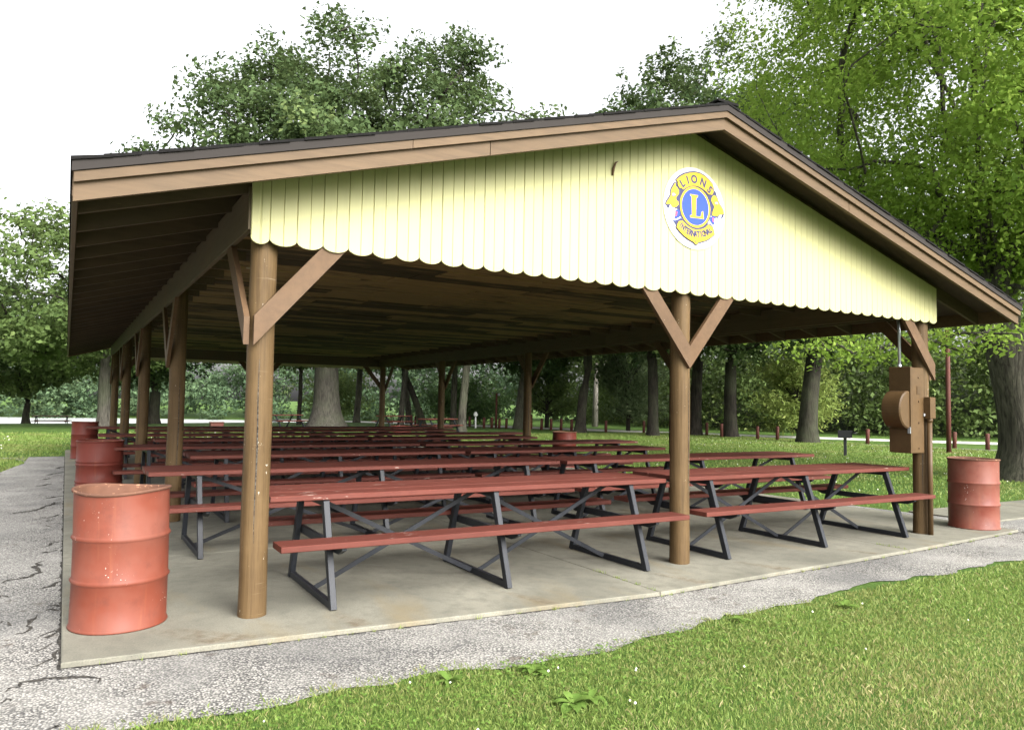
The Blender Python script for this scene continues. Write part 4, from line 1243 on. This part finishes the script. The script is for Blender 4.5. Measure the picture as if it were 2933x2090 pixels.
def grow_tree(name, seed, base, h, tr, fork, cc, cr, nclump, leaves_per, leaf, leafmat, barkmat, label, lean=(0, 0), clump_r=.8, extra=None, low_flat=.55, stems=1, group=None, shell=.45, limb_n=6, tipr=.018, lobes=11, holes=0.0, flare=.55, xr=.42, xn=90, xleaf=.10, limbmat='bark_dark', lobe_dirs=None, spread=.27):
    """tapered trunk, limbs grown towards leaf clumps, leaves as small folded faces"""
    rng = np.random.default_rng(seed)
    root = empty(name, base)
    LD = rng.normal(size=(lobes, 3)); LD /= np.linalg.norm(LD, axis=1, keepdims=True); LD[:, 2] = np.abs(LD[:, 2]) * .8 - .15
    LA = rng.uniform(.10, .42, lobes)
    if lobe_dirs is not None:
        LD = np.array([CR * a_ + np.array((0, 0, b_)) + _f * c_ for a_, b_, c_, _ in lobe_dirs]); LD /= np.linalg.norm(LD, axis=1, keepdims=True); LA = np.array([q[3] for q in lobe_dirs])
    d = rng.normal(size=(nclump * 2, 3)); d /= np.linalg.norm(d, axis=1, keepdims=True)
    R = shell + (1 - shell) * np.sqrt(rng.random(len(d)))
    env = .74 + np.max(LA[None] * np.clip(((d @ LD.T) - .45) / .55, 0, 1), axis=1)
    P = d * (R * env)[:, None]
    P[:, 2] = np.where(P[:, 2] < -low_flat, -low_flat + rng.normal(0, .06, len(P)), P[:, 2])
    P = P * np.array(cr) + np.array(cc)
    P = P[:nclump]
    if extra is not None:
        P = np.concatenate([P, np.array(extra) - np.array(base)])
    # skeleton
    nodes = []; par = []
    fk = np.array((lean[0], lean[1], fork))
    nt = 7
    for i in range(nt):
        t = i / (nt - 1)
        nodes.append(np.array((lean[0] * t ** 1.5 + .05 * math.sin(3 * t + seed) * min(1, t * 2), lean[1] * t ** 1.5, fork * t))); par.append(i - 1)
    top0 = nt - 1
    chains = []
    def path(i0, tgt, sag):
        a = nodes[i0]; d_ = tgt - a; L = np.linalg.norm(d_)
        k = max(2, int(L / 0.9)); prev = i0; ch = [i0]
        pd = nodes[i0] - nodes[par[i0]] if par[i0] >= 0 else np.array((0, 0, 1.0))
        pd = pd / (np.linalg.norm(pd) + 1e-9)
        c1 = a + pd * L * .30 + np.array((0, 0, sag * L))
        for j in range(1, k + 1):
            t = j / k
            q = (1 - t) ** 2 * a + 2 * t * (1 - t) * c1 + t * t * tgt
            if j < k: q = q + rng.normal(0, .035 * min(L, 3), 3)
            nodes.append(q); par.append(prev); prev = len(nodes) - 1; ch.append(prev)
        chains.append(ch)
    order = np.argsort(np.linalg.norm(P - fk, axis=1))
    # main limbs first: spread targets half way out
    dirs = []
    for i in range(limb_n):
        a = 2 * math.pi * (i + rng.uniform(-.3, .3)) / limb_n; e = rng.uniform(.25, .95)
        tgt = np.array(cc) + np.array((math.cos(a) * cr[0] * .45 * (1.2 - .5 * e), math.sin(a) * cr[1] * .45 * (1.2 - .5 * e), cr[2] * (-.25 + .6 * e)))
        path(top0 if i % 3 else top0 - 1, tgt, .05)
    path(top0, np.array(cc) + np.array((0, 0, cr[2] * .45)), .02)
    nlimb = len(chains)
    for ci in order:
        c = P[ci]
        N = np.array(nodes[nt - 1:])
        dv = c - N; dist = np.linalg.norm(dv, axis=1)
        cost = dist + .9 * np.clip(N[:, 2] - c[2], 0, None) + .12 * np.linalg.norm(N - fk, axis=1)
        path(nt - 1 + int(np.argmin(cost)), c, .03)
    cnt = np.ones(len(nodes))
    haschild = np.zeros(len(nodes), bool)
    for i in range(len(nodes) - 1, 0, -1):
        haschild[par[i]] = True
    c2 = np.where(haschild, 0.0, 1.0)
    for i in range(len(nodes) - 1, 0, -1):
        c2[par[i]] += c2[i]
    mx = c2[0]
    rad = tipr + (tr * .80 - tipr) * (np.clip(c2 - 1, 0, None) / mx) ** .62
    m = MB()
    # trunk with root flare and ridges
    zs = np.linspace(0, 1, 13); n = 16; vs = []; fs = []
    T = np.array(nodes[:nt])
    for i, t in enumerate(zs):
        p_ = np.array([np.interp(t, np.linspace(0, 1, nt), T[:, k]) for k in range(3)])
        z = p_[2]
        if i == 0: p_ = p_ - np.array((0, 0, .12))
        for k in range(n):
            a = 2 * math.pi * k / n
            r_ = tr * (1 - .18 * t) * (1 + flare * math.exp(-max(z, 0) / (.55 * tr + .18)) * (1 + .25 * math.sin(5 * a + seed))) * (1 + .05 * math.sin(4 * a + seed + 2 * t) + .035 * math.sin(9 * a + 3 * t))
            vs.append(p_ + np.array((r_ * math.cos(a), r_ * math.sin(a), 0)))
    for i in range(12):
        for k in range(n):
            fs.append((i * n + k, i * n + (k + 1) % n, (i + 1) * n + (k + 1) % n, (i + 1) * n + k))
    m.add(vs, fs, True)
    m.build('trunk', barkmat, root)
    m = MB()
    for j, ch in enumerate(chains):
        rr_ = [rad[i] for i in ch]; rr_[0] = min(rad[ch[0]], rr_[1] * 1.25)
        m.tube([nodes[i] for i in ch], rr_, 8 if rr_[0] > .12 else (6 if rr_[0] > .05 else 4), caps=False)
    m.build('limbs', limbmat, root)  # default dark bark paints in the limbs' silhouette against the sky
    # leaves
    Xp = P[nclump:]; P = P[:nclump]
    nc = len(P); sub = 9
    cl = clump_r * rng.uniform(.65, 1.35, nc)
    S = P[:, None, :] + np.clip(rng.normal(size=(nc, sub, 3)), -1.7, 1.7) * cl[:, None, None] * np.array((.62, .62, .40))
    S = S.reshape(-1, 3)
    per = max(1, leaves_per // sub)
    Q = S[:, None, :] + np.clip(rng.normal(size=(len(S), per, 3)), -1.6, 1.6) * clump_r * spread * np.array((1, 1, .63))
    ctint = np.repeat(rng.normal(0, .10, nc), sub * per) + np.repeat(rng.normal(0, .07, len(S)), per)
    Q = Q.reshape(-1, 3)
    ok = Q[:, 2] > 1.6
    Q = Q[ok]; ctint = ctint[ok]
    out = Q - np.array(cc); out /= np.linalg.norm(out, axis=1, keepdims=True) + 1e-6
    tint = np.clip(.42 + ctint + rng.normal(0, .17, len(Q)), 0, 1)
    V = leaf_quads(rng, Q, leaf, outward=out)
    if len(Xp):
        X = (Xp[:, None, :] + rng.normal(size=(len(Xp), xn, 3)) * xr * np.array((.9, .9, .35))).reshape(-1, 3)
        V = np.concatenate([V, leaf_quads(rng, X, xleaf)]); tint = np.concatenate([tint, np.clip(rng.normal(.55, .2, len(X)), 0, 1)])
    me = quick_mesh('crown', V, 4, tint)
    link('crown', me, leafmat, root)
    return tag(root, label, 'tree', group)

def gz(p_): return (p_[0], p_[1], float(ground_z(p_[0], p_[1])))
# the huge oak behind the roof
grow_tree('oak_tree', 21, gz(at_dist(935, 44)), 25, .70, 5.6, (1.9, -1.1, 12.2), (11.9, 11.5, 8.6), 450, 400, .27, 'leaf_oak', 'bark_oak',
          'huge spreading oak with thick pale grey trunk rising behind the pavilion roof', clump_r=1.12, spread=.40, shell=.25, limb_n=9, tipr=.045, lobes=16, flare=.85, lobe_dirs=[(-.42, 1, .2, .40), (.34, 1, -.2, .42), (-.95, .12, 0, .34), (1, .18, 0, .35), (.75, .55, .2, .26), (-.75, .5, -.3, .28), (0, .2, 1, .3), (0, .2, -1, .3)])
# left side, towards the lake
grow_tree('shade_tree', 22, gz(at_dist(300, 42)), 14, .31, 3.6, (-1.0, 0, 6.4), (8.0, 7.2, 4.9), 190, 170, .24, 'leaf_oak_y', 'bark_oak', 'tall leafy tree with straight grey trunk behind the far barrel', clump_r=.95, low_flat=.75, shell=.35)
grow_tree('shade_tree', 23, gz(at_dist(77, 54)), 7, .20, 1.3, (0, 0, 4.2), (4.6, 4.5, 3.0), 95, 150, .24, 'leaf_oak_y', 'bark_dark', 'small round-crowned tree with short trunk on the lake shore', clump_r=.75, low_flat=.65)
grow_tree('shade_tree', 24, gz(at_dist(440, 50)), 10, .34, 1.9, (0, 0, 6.2), (6.0, 5.5, 5.0), 120, 150, .26, 'leaf_dark', 'bark_dark', 'dark low-branching tree seen between the side posts', clump_r=.9, low_flat=.75)
grow_tree('shade_tree', 45, gz(at_dist(-150, 50)), 9, .30, 2.4, (0, 0, 5.2), (4.5, 4.5, 3.6), 100, 150, .25, 'leaf_oak', 'bark_dark', 'broad tree on the shore beyond the asphalt apron', clump_r=.9, low_flat=.7)
# middle distance, seen through the pavilion
mid = [(857, 50, 0.14, 3.2, 9.5, 3.6, 'leaf_oak_y', 'bark_dark', 'slender tree with thin dark trunk left of the huge oak', (0, 0)),
       (1022, 56, 0.23, 4.2, 12, 4.6, 'leaf_oak', 'bark_maple', 'greenish mossy trunk tree just right of the huge oak', (.2, 0)),
       (1148, 49, 0.18, 3.8, 13, 4.8, 'leaf_oak', 'bark_oak', 'grey straight tree behind the fire ring', (.5, .3)),
       (1172, 55, 0.22, 3.6, 13, 4.8, 'leaf_dark', 'bark_maple', 'mossy forked tree behind the grey straight tree', (-.3, .2)),
       (1210, 50, 0.24, 3.4, 13, 5.0, 'leaf_oak', 'bark_dark', 'dark leaning tree with bent trunk near the fire ring', (-1.2, .4)),
       (1300, 49, 0.21, 4.4, 15, 5.0, 'leaf_dark', 'bark_maple', 'oak standing close behind the lichen-spotted oak', (0, 0)),
       (1323, 40.5, 0.23, 4.6, 13, 5.4, 'leaf_oak', 'bark_maple', 'lichen-spotted oak with grey trunk behind the side post', (.3, 0)),
       (1487, 47, 0.33, 4.6, 14, 6.0, 'leaf_dark', 'bark_maple', 'stout oak with thick flared trunk near the red barrel by the road', (.5, 0)),
       (1870, 40, 0.29, 4.0, 18, 6.2, 'leaf_dark', 'bark_dark', 'dark oak with low hanging foliage left of the middle gable post', (0, 0)),
       (1992, 42, 0.32, 4.0, 23.5, 6.8, 'leaf_oak', 'bark_dark', 'dark oak half hidden behind the middle gable post', (.2, 0)),
       (2093, 41, 0.33, 3.9, 21, 6.6, 'leaf_dark', 'bark_dark', 'dark straight oak right of the middle gable post', (.0, 0)),
       (2313, 37, 0.40, 4.2, 15.5, 6.6, 'leaf_oak', 'bark_dark', 'dark oak with flared base in front of the juniper', (.5, 0))]
for i, (u, ds, tr, fk, h, cr_, lm, bk_, lab, ln) in enumerate(mid):
    b = gz(at_dist(u, ds)); zb = 3.2 if u < 1450 else 1.8
    cz = (h + zb) / 2
    k = int(65 + cr_ * 17)
    grow_tree('oak_tree' if 'oak' in lab else 'shade_tree', 100 + i, b, h, tr, fk, (ln[0], ln[1], cz), (cr_, cr_, (h - zb) / 2), k, 180 if 1860 < u < 2100 else 108, .27, lm, bk_, lab, lean=ln, clump_r=.95, low_flat=.72, shell=.35, flare=.40)
# forked tree
b = gz(at_dist(1662, 42))
grow_tree('shade_tree', 140, b, 15, .28, 2.6, (1.0, .4, 8.4), (5.8, 5.8, 5.2), 150, 150, .27, 'leaf_oak', 'bark_dark', 'tree with trunk forking into two thick leaning stems', lean=(.55, .3), clump_r=.95, shell=.4, limb_n=2, low_flat=.7)
# bright maple at the right
mb = gz(at_dist(2950, 20.8))
ex = []
rngx = np.random.default_rng(5)
for u, v, ds in ((2300, 1000, 15.5), (2350, 975, 15.6), (2400, 985, 15.8), (2440, 1010, 16), (2480, 1000, 16.2), (2520, 1010, 16.4), (2570, 985, 16.6), (2380, 1005, 15.7), (2480, 1020, 16.6), (2640, 975, 16.5), (2700, 985, 16.5), (2730, 960, 16.4), (2790, 955, 16.2), (2850, 965, 16), (2900, 955, 16), (2760, 1000, 16.8)):
    d_ = ray(u, v); k_ = ds / math.hypot(d_[0], d_[1]); ex.append(CAM + d_ * k_)
grow_tree('maple_tree', 31, mb, 17, .50, 4.0, (-.3, -.2, 10.0), (6.7, 6.7, 8.0), 500, 500, .112, 'leaf_maple', 'bark_maple',
          'bright yellow-green maple with thick ridged trunk beside the pavilion', lean=(-.9, .3), clump_r=.85, shell=.40, extra=ex, limb_n=8, tipr=.012, lobes=18, low_flat=.66, limbmat='bark_maple', flare=.8, spread=.36)

# shrubs and small evergreens
def shrub(name, seed, base, rx, ry, h, n, leaf, lm, label, spiky=0.0, stem=.06, cone=0.0, cat='shrub'):
    rng = np.random.default_rng(seed)
    root = empty(name, base)
    nb = 46
    m = MB(); pts = []
    for i in range(nb):
        a = rng.uniform(0, 2 * math.pi); t = rng.uniform(.15, 1.0); z = h * t
        rr_ = math.sqrt(max(.05, 1 - (t - .25) ** 2 * 1.1)) if not cone else (1.05 - t) * 1.0
        e = rng.uniform(.55, 1.05)
        tip = np.array((math.cos(a) * rx * rr_ * e, math.sin(a) * ry * rr_ * e, z))
        st = np.array((0, 0, z * .55))
        m.tube([st, (st + tip) / 2 + np.array((0, 0, .1)), tip], [stem * .5, stem * .3, .008], 4, caps=False)
        pts.append((st, tip))
    m.tube([(0, 0, -.05), (0, 0, h * .6)], [stem * 1.6, stem * .6], 7)
    m.build('trunk', 'bark_dark', root)
    Q = []
    for st, tip in pts:
        k = n // nb
        t = rng.uniform(.35, 1.05, k)[:, None]
        Q.append(st + (tip - st) * t + rng.normal(size=(k, 3)) * np.array((.26, .26, .18)) * (.5 + .5 * t) * (rx / 2.0))
    Q = np.concatenate(Q); Q[:, 2] = np.abs(Q[:, 2]) + .03
    me = quick_mesh('crown', leaf_quads(rng, Q, leaf, up=.2 + spiky, asp=.35), 4, np.clip(rng.normal(.45, .22, len(Q)), 0, 1))
    link('crown', me, lm, root)
    return tag(root, label, cat)
shrub('juniper_shrub', 51, gz(at_dist(2285, 43)), 2.9, 2.4, 4.3, 9000, .26, 'leaf_juniper', 'broad yellow-green juniper behind a dark oak trunk', .3)
shrub('pine_shrub', 52, gz(at_dist(1335, 54)), 3.6, 3.0, 3.6, 7000, .26, 'leaf_pine', 'low spreading pine behind the white globe lamp', .2)
shrub('young_tree', 53, gz(at_dist(1567, 50)), 2.6, 2.6, 6.8, 8000, .28, 'leaf_oak_y', 'young light-green tree beside the road behind the side post', 0, .10, cat='tree')
shrub('young_tree', 54, gz(at_dist(1800, 47)), 2.9, 2.6, 6.6, 9000, .26, 'leaf_grey', 'loose grey-green tree beside the forked tree', 0, .09, cat='tree')
shrub('leafy_shrub', 55, gz(at_dist(960, 62)), 3.0, 3.0, 4.2, 5000, .3, 'leaf_oak_y', 'light green leafy shrub behind the huge oak', 0)
m = MB()
b = gz(at_dist(1704, 55))
dt = tag(empty('dead_tree', b), 'pale bare trunk standing before the bright road', 'tree')
m.tube([(0, 0, -.1), (.05, 0, 2.2), (.2, .1, 4.6)], [.24, .18, .11], 9); m.build('trunk', 'bark_pale', dt)
m = MB(); m.tube([(.1, 0, 3.2), (.8, .1, 4.2), (1.1, .1, 5.2)], [.07, .05, .02], 6); m.build('branch', 'bark_pale', dt)

# far woods: a wall of foliage nobody could count
def woods(name, pts, seed, per, depth, dens, leaf, lm, label):
    rng = np.random.default_rng(seed)
    Q = []; tint = []
    for i in range(len(pts) - 1):
        a = np.array(pts[i][:2]); b = np.array(pts[i + 1][:2]); L = np.linalg.norm(b - a)
        nrm = np.array((-(b - a)[1], (b - a)[0])) / L
        n = int(L * dens)
        for _ in range(n):
            t = rng.random(); dp = rng.uniform(-depth / 2, depth / 2)
            h1 = pts[i][2] * (1 - t) + pts[i + 1][2] * t
            z = h1 * rng.random() ** .85 * rng.uniform(.75, 1.1)
            p_ = a + (b - a) * t + nrm * dp
            r_ = rng.uniform(.8, 2.2)
            k = int(per * r_)
            d = rng.normal(size=(k, 3)); d /= np.linalg.norm(d, axis=1, keepdims=True)
            q = d * r_ * rng.uniform(.75, 1.05, (k, 1)) * np.array((1, 1, .75))
            q += np.array((p_[0], p_[1], float(ground_z(p_[0], p_[1])) + z + .25))
            Q.append(q); tint.append(np.full(k, rng.normal(.40, .17)) + rng.normal(0, .13, k) + (.14 if rng.random() < .12 else 0))
    Q = np.concatenate(Q); tint = np.clip(np.concatenate(tint), 0, 1)
    ok = Q[:, 2] > ground_z(Q[:, 0], Q[:, 1]) - .1
    me = quick_mesh(name, leaf_quads(rng, Q[ok], leaf, up=.35), 4, tint[ok])
    return tag(link(name, me, lm), label, 'woods', None, 'stuff')
woods('far_woods', [(-95, 112, 6), (-35, 113, 6), (-8, 112, 6.2), (8, 110, 8), (25, 100, 11), (36, 84, 13), (40, 66, 13), (43, 54, 13)], 61, 62, 9, 6.5, .50, 'leaf_far_haze', 'far woods tinted blue-green for haze, along the lake shore and beyond the road')
woods('roadside_woods', [(43, 54, 9), (39.0, 44, 9), (38.5, 35, 9), (41, 27, 9), (45, 20, 9), (52, 12.5, 9), (64, 3, 9), (78, -8, 9)], 62, 92, 7, 13, .29, 'leaf_oak_y', 'dense dark woods behind the gravel road')

# dark rise added behind the roadside trees to close sky gaps between leaves
bp = [(46.5, 57), (46, 46), (45.5, 36), (48, 29), (51, 23), (57, 17), (68, 8), (84, -4), (110, -20)]
m = MB(); vs = []; fs = []
for i, (x, y) in enumerate(bp):
    a = bp[max(i - 1, 0)]; b = bp[min(i + 1, len(bp) - 1)]; dx, dy = b[0] - a[0], b[1] - a[1]; L = math.hypot(dx, dy)
    nx, ny = -dy / L, dx / L
    for off, zz in ((-4, -.2), (-1.5, 2.2), (1.5, 4.6), (6, 5.6), (14, 5.2), (24, -.2)):
        vs.append((x + nx * off, y + ny * off, zz + (0.5 * math.sin(i * 2.1 + off) if zz > 0 else 0)))
    if i:
        for k in range(5): fs.append(((i - 1) * 6 + k, (i - 1) * 6 + k + 1, i * 6 + k + 1, i * 6 + k))
m.add(vs, fs, True)
tag(m.build('woods_backing', 'backing'), 'added dark backing rise closing sky gaps in the roadside woods', None, kind='structure')
# ---------------------------------------------------------------- grass
def inside_apron(x, y):
    a = (y > np.array([front_edge(q) for q in x]) + .015) if False else None
    return a
def near_grass():
    rng = np.random.default_rng(71)
    N = 460000
    # sample more densely near the camera
    x = rng.uniform(-1.7, 11.5, N); y = rng.uniform(-5.4, -1.38, N)
    fe = -1.50 - 0.10 * np.sin(x * 0.75 + 0.4) + 0.05 * np.sin(x * 2.9) + 0.03 * np.sin(x * 9.0 + 1) + np.where(x > 3, .10, 0)
    ragged = .035 * np.sin(x * 23) + .03 * np.sin(x * 51 + 1) + .05 * rng.normal(size=N)
    ok = (y < fe + .03 + ragged) & (y < -1.62 + (x + 1.25) * 1.9 + ragged) 
    d = np.hypot(x - CAM[0], y - CAM[1])
    ok &= rng.random(N) < np.clip(3.6 / d, 0, 1) ** 1.25
    # keep what this view and a step to either side can show
    az = np.arctan2(x - CAM[0], y - CAM[1])
    ok &= (d > .9) & (az > -.5) & (az < 2.2)
    x, y, d = x[ok], y[ok], d[ok]; n = len(x)
    P = np.stack([x, y, np.full(n, GZ)], 1)
    wv = .5 + .5 * np.sin(x * 1.7 + 2 * np.sin(y * 1.3)) * np.sin(y * 2.1 + x)
    h = rng.uniform(.014, .031, n) * (.8 + .5 * wv); w = rng.uniform(.0024, .0044, n) * np.clip(d / 3.4, 1, 2.2)
    a = rng.uniform(0, 2 * math.pi, n); ln = rng.normal(0, .40, (n, 2)) * h[:, None]
    side = np.stack([np.cos(a), np.sin(a), np.zeros(n)], 1) * w[:, None]
    mid = P + np.stack([ln[:, 0] * .35, ln[:, 1] * .35, h * .6], 1)
    tip = P + np.stack([ln[:, 0], ln[:, 1], h], 1)
    V = np.stack([P - side * .5, P + side * .5, mid + side * .42, tip], 1)
    V[:, 3] = tip
    q1 = at_z(2720, 1960, GZ); q2 = at_z(2500, 2040, GZ)
    dry = .55 * np.exp(-(((x - q1[0]) / .9) ** 2 + ((y - q1[1]) / .55) ** 2)) + .4 * np.exp(-(((x - q2[0]) / .6) ** 2 + ((y - q2[1]) / .4) ** 2))
    tint = np.clip(rng.normal(.42, .14, n) + (rng.random(n) < .15 + dry) * .45, 0, 1)
    me = quick_mesh('front_grass', V.reshape(-1, 3), 4, tint)
    tag(link('front_grass', me, 'blade'), 'short green and straw-coloured grass blades on the front lawn', 'grass', None, 'stuff')
near_grass()
def far_grass():
    rng = np.random.default_rng(72)
    Ps = []
    def area(n, x0, x1, y0, y1, cond):
        x = rng.uniform(x0, x1, n); y = rng.uniform(y0, y1, n); ok = cond(x, y); Ps.append(np.stack([x[ok], y[ok]], 1))
    area(110000, 9.3, 30, -6, 28, lambda x, y: ~((x < 9.6) & (y < 7)) & ~((y > .1) & (y < 1.45) & (x < 19.2)) & ~((x < 13) & (y > -1.5) & (y < .4)) & (np.hypot(x, y) > 4))
    area(16000, -8, 9, 19.1, 32, lambda x, y: y > 19.1)
    area(15000, -10, -1.2, 17.0, 30, lambda x, y: y > 17)
    area(5000, -4.5, -1.9, 11.0, 16.7, lambda x, y: (x < -2.2 + .12 * (y - 12.5)) & (y > 12.2 - (x + 2.3) * .3))
    area(22000, 11.5, 22, -5, -1.2, lambda x, y: y < 0)
    P2 = np.concatenate(Ps); n = len(P2)
    d = np.hypot(P2[:, 0] - CAM[0], P2[:, 1] - CAM[1])
    P = np.stack([P2[:, 0], P2[:, 1], ground_z(P2[:, 0], P2[:, 1])], 1)
    h = rng.uniform(.03, .075, n); w = rng.uniform(.006, .012, n) * np.clip(d / 14, .5, 2.5)
    a = rng.uniform(0, 2 * math.pi, n); ln = rng.normal(0, .6, (n, 2)) * h[:, None]
    side = np.stack([np.cos(a), np.sin(a), np.zeros(n)], 1) * w[:, None]
    tip = P + np.stack([ln[:, 0], ln[:, 1], h], 1)
    V = np.stack([P - side, P + side, tip], 1)
    me = quick_mesh('lawn_grass', V.reshape(-1, 3), 3, np.clip(rng.normal(.22, .15, n), 0, .7))
    tag(link('lawn_grass', me, 'blade'), 'mown grass tufts on the lawn beyond the pavilion', 'grass', None, 'stuff')
far_grass()
def clover():
    rng = np.random.default_rng(73)
    n = 15000
    x = rng.uniform(-1.4, 7, n); y = rng.uniform(-4.0, -1.6, n)
    dens = np.exp(-((y + 1.75) / .75) ** 2) * np.where(x < 2.8, 1, .45)
    fe = -1.62 + (x + 1.25) * 1.9
    ok = (rng.random(n) < dens) & (y < fe) & (y < -1.56)
    x, y = x[ok], y[ok]; n = len(x)
    z = rng.uniform(GZ + .018, GZ + .05, n)
    Q = []
    for k in range(3):
        a = rng.uniform(0, 2 * math.pi, n) if k == 0 else a + 2 * math.pi / 3
        Q.append(np.stack([x + .0085 * np.cos(a), y + .0085 * np.sin(a), z], 1))
    Q = np.concatenate(Q)
    me = quick_mesh('clover_patch', leaf_quads(rng, Q, .0130, up=1.6, asp=.95), 4, np.clip(rng.normal(.42, .2, len(Q)), 0, 1))
    tag(link('clover_patch', me, 'weed'), 'green clover leaves along the front lawn edge', 'clover', None, 'stuff')
    # flower heads
    F = []
    def heads(n, x0, x1, y0, y1, r, zz, cond=None):
        xs = rng.uniform(x0, x1, n); ys = rng.uniform(y0, y1, n)
        for a, b in zip(xs, ys):
            if cond and not cond(a, b): continue
            F.append((a, b, zz + rng.uniform(0, .015), r * rng.uniform(.7, 1.2)))
    heads(20, -1.2, 4.5, -2.6, -1.66, .0085, GZ + .045, lambda a, b: b < -1.62 + (a + 1.25) * 1.9)
    heads(260, 9.8, 27, 2, 22, .015, GZ + .05, lambda a, b: b > 1.5)
    heads(160, -9, -2.6, 17.4, 30, .022, GZ + .05)
    heads(120, 1, 9, 19.5, 30, .022, GZ + .05)
    m = MB()
    for a, b, c, r in F:
        vs = [(a + r, b, c), (a, b + r, c), (a - r, b, c), (a, b - r, c), (a, b, c + r), (a, b, c - r)]
        m.add(vs, [(0, 1, 4), (1, 2, 4), (2, 3, 4), (3, 0, 4), (1, 0, 5), (2, 1, 5), (3, 2, 5), (0, 3, 5)], True)
    tag(m.build('clover_flowers', 'flower'), 'small white clover flower heads scattered over the lawn', 'clover', None, 'stuff')
clover()
# grass sprouting from the slab joint and along the slab edge
def joint_grass():
    rng = np.random.default_rng(91)
    P = []
    for k in range(22):
        x = 2.98 + rng.normal(0, .004); y = rng.uniform(-.76, .15); P.append((x, y, -.004, rng.integers(2, 8)))
    for k in range(46):
        x = rng.uniform(-1.0, 9.2); P.append((x, slab_front(x) - rng.uniform(.002, .02), AZ, rng.integers(3, 12)))
    for k in range(16):
        P.append((6.62 + rng.normal(0, .004), rng.uniform(-.58, -.1), -.004, rng.integers(2, 6)))
    V = []
    for x, y, z, n in P:
        for _ in range(int(n)):
            p = np.array((x + rng.normal(0, .012), y + rng.normal(0, .004), z)); a = rng.uniform(0, 6.28); h = rng.uniform(.012, .035)
            sd_ = np.array((math.cos(a), math.sin(a), 0)) * .0028
            V += [p - sd_, p + sd_, p + np.array((rng.normal(0, .012), rng.normal(0, .012), h))]
    V = np.array(V)
    me = quick_mesh('joint_grass', V, 3, np.clip(rng.normal(.45, .2, len(V) // 3), 0, 1))
    tag(link('joint_grass', me, 'blade'), 'tiny grass sprouts in the slab joints and along its edge', 'grass', None, 'stuff')
joint_grass()
# broad-leaved weeds in the front lawn
def weed(loc, seed, nl, L, label):
    rng = np.random.default_rng(seed)
    root = empty('broadleaf_weed', loc)
    for i in range(nl):
        a = 2 * math.pi * i / nl + rng.uniform(-.4, .4); e = rng.uniform(.25, .8); l = L * rng.uniform(.7, 1.2)
        d = np.array((math.cos(a) * math.cos(e), math.sin(a) * math.cos(e), math.sin(e))); s = np.array((-math.sin(a), math.cos(a), 0))
        vs = []; fs = []
        for j in range(6):
            t = j / 5; w = l * .22 * math.sin(math.pi * min(1, t * .92 + .06)) ** .8
            c = d * l * t + np.array((0, 0, -.35 * l * t * t)) + np.array((0, 0, .01))
            vs += [c - s * w + np.array((0, 0, w * .3)), c, c + s * w + np.array((0, 0, w * .3))]
            if j: fs += [(3 * j - 3, 3 * j - 2, 3 * j + 1, 3 * j), (3 * j - 2, 3 * j - 1, 3 * j + 2, 3 * j + 1)]
        m = MB(); m.add(vs, fs, True); me = m.mesh('leaf')
        at = me.attributes.new('tint', 'FLOAT', 'FACE'); at.data.foreach_set('value', np.full(len(me.polygons), float(rng.uniform(.3, .75)), dtype=np.float32))
        link('leaf', me, 'weed', root)
    return tag(root, label, 'weed', 'broad-leaved weeds in the front lawn')
for i, (u, v, nl, L) in enumerate([(1530, 1925, 9, .11), (1640, 2020, 11, .12), (1690, 2005, 9, .10), (2120, 1780, 8, .09), (2420, 1740, 8, .10), (1285, 1955, 8, .09)]):
    q = at_z(u, v, GZ + .005); weed(q, 80 + i, nl, L, 'broad-leaved green weed growing in the front lawn')

scene.render.resolution_x = 1024
scene.render.resolution_y = 729
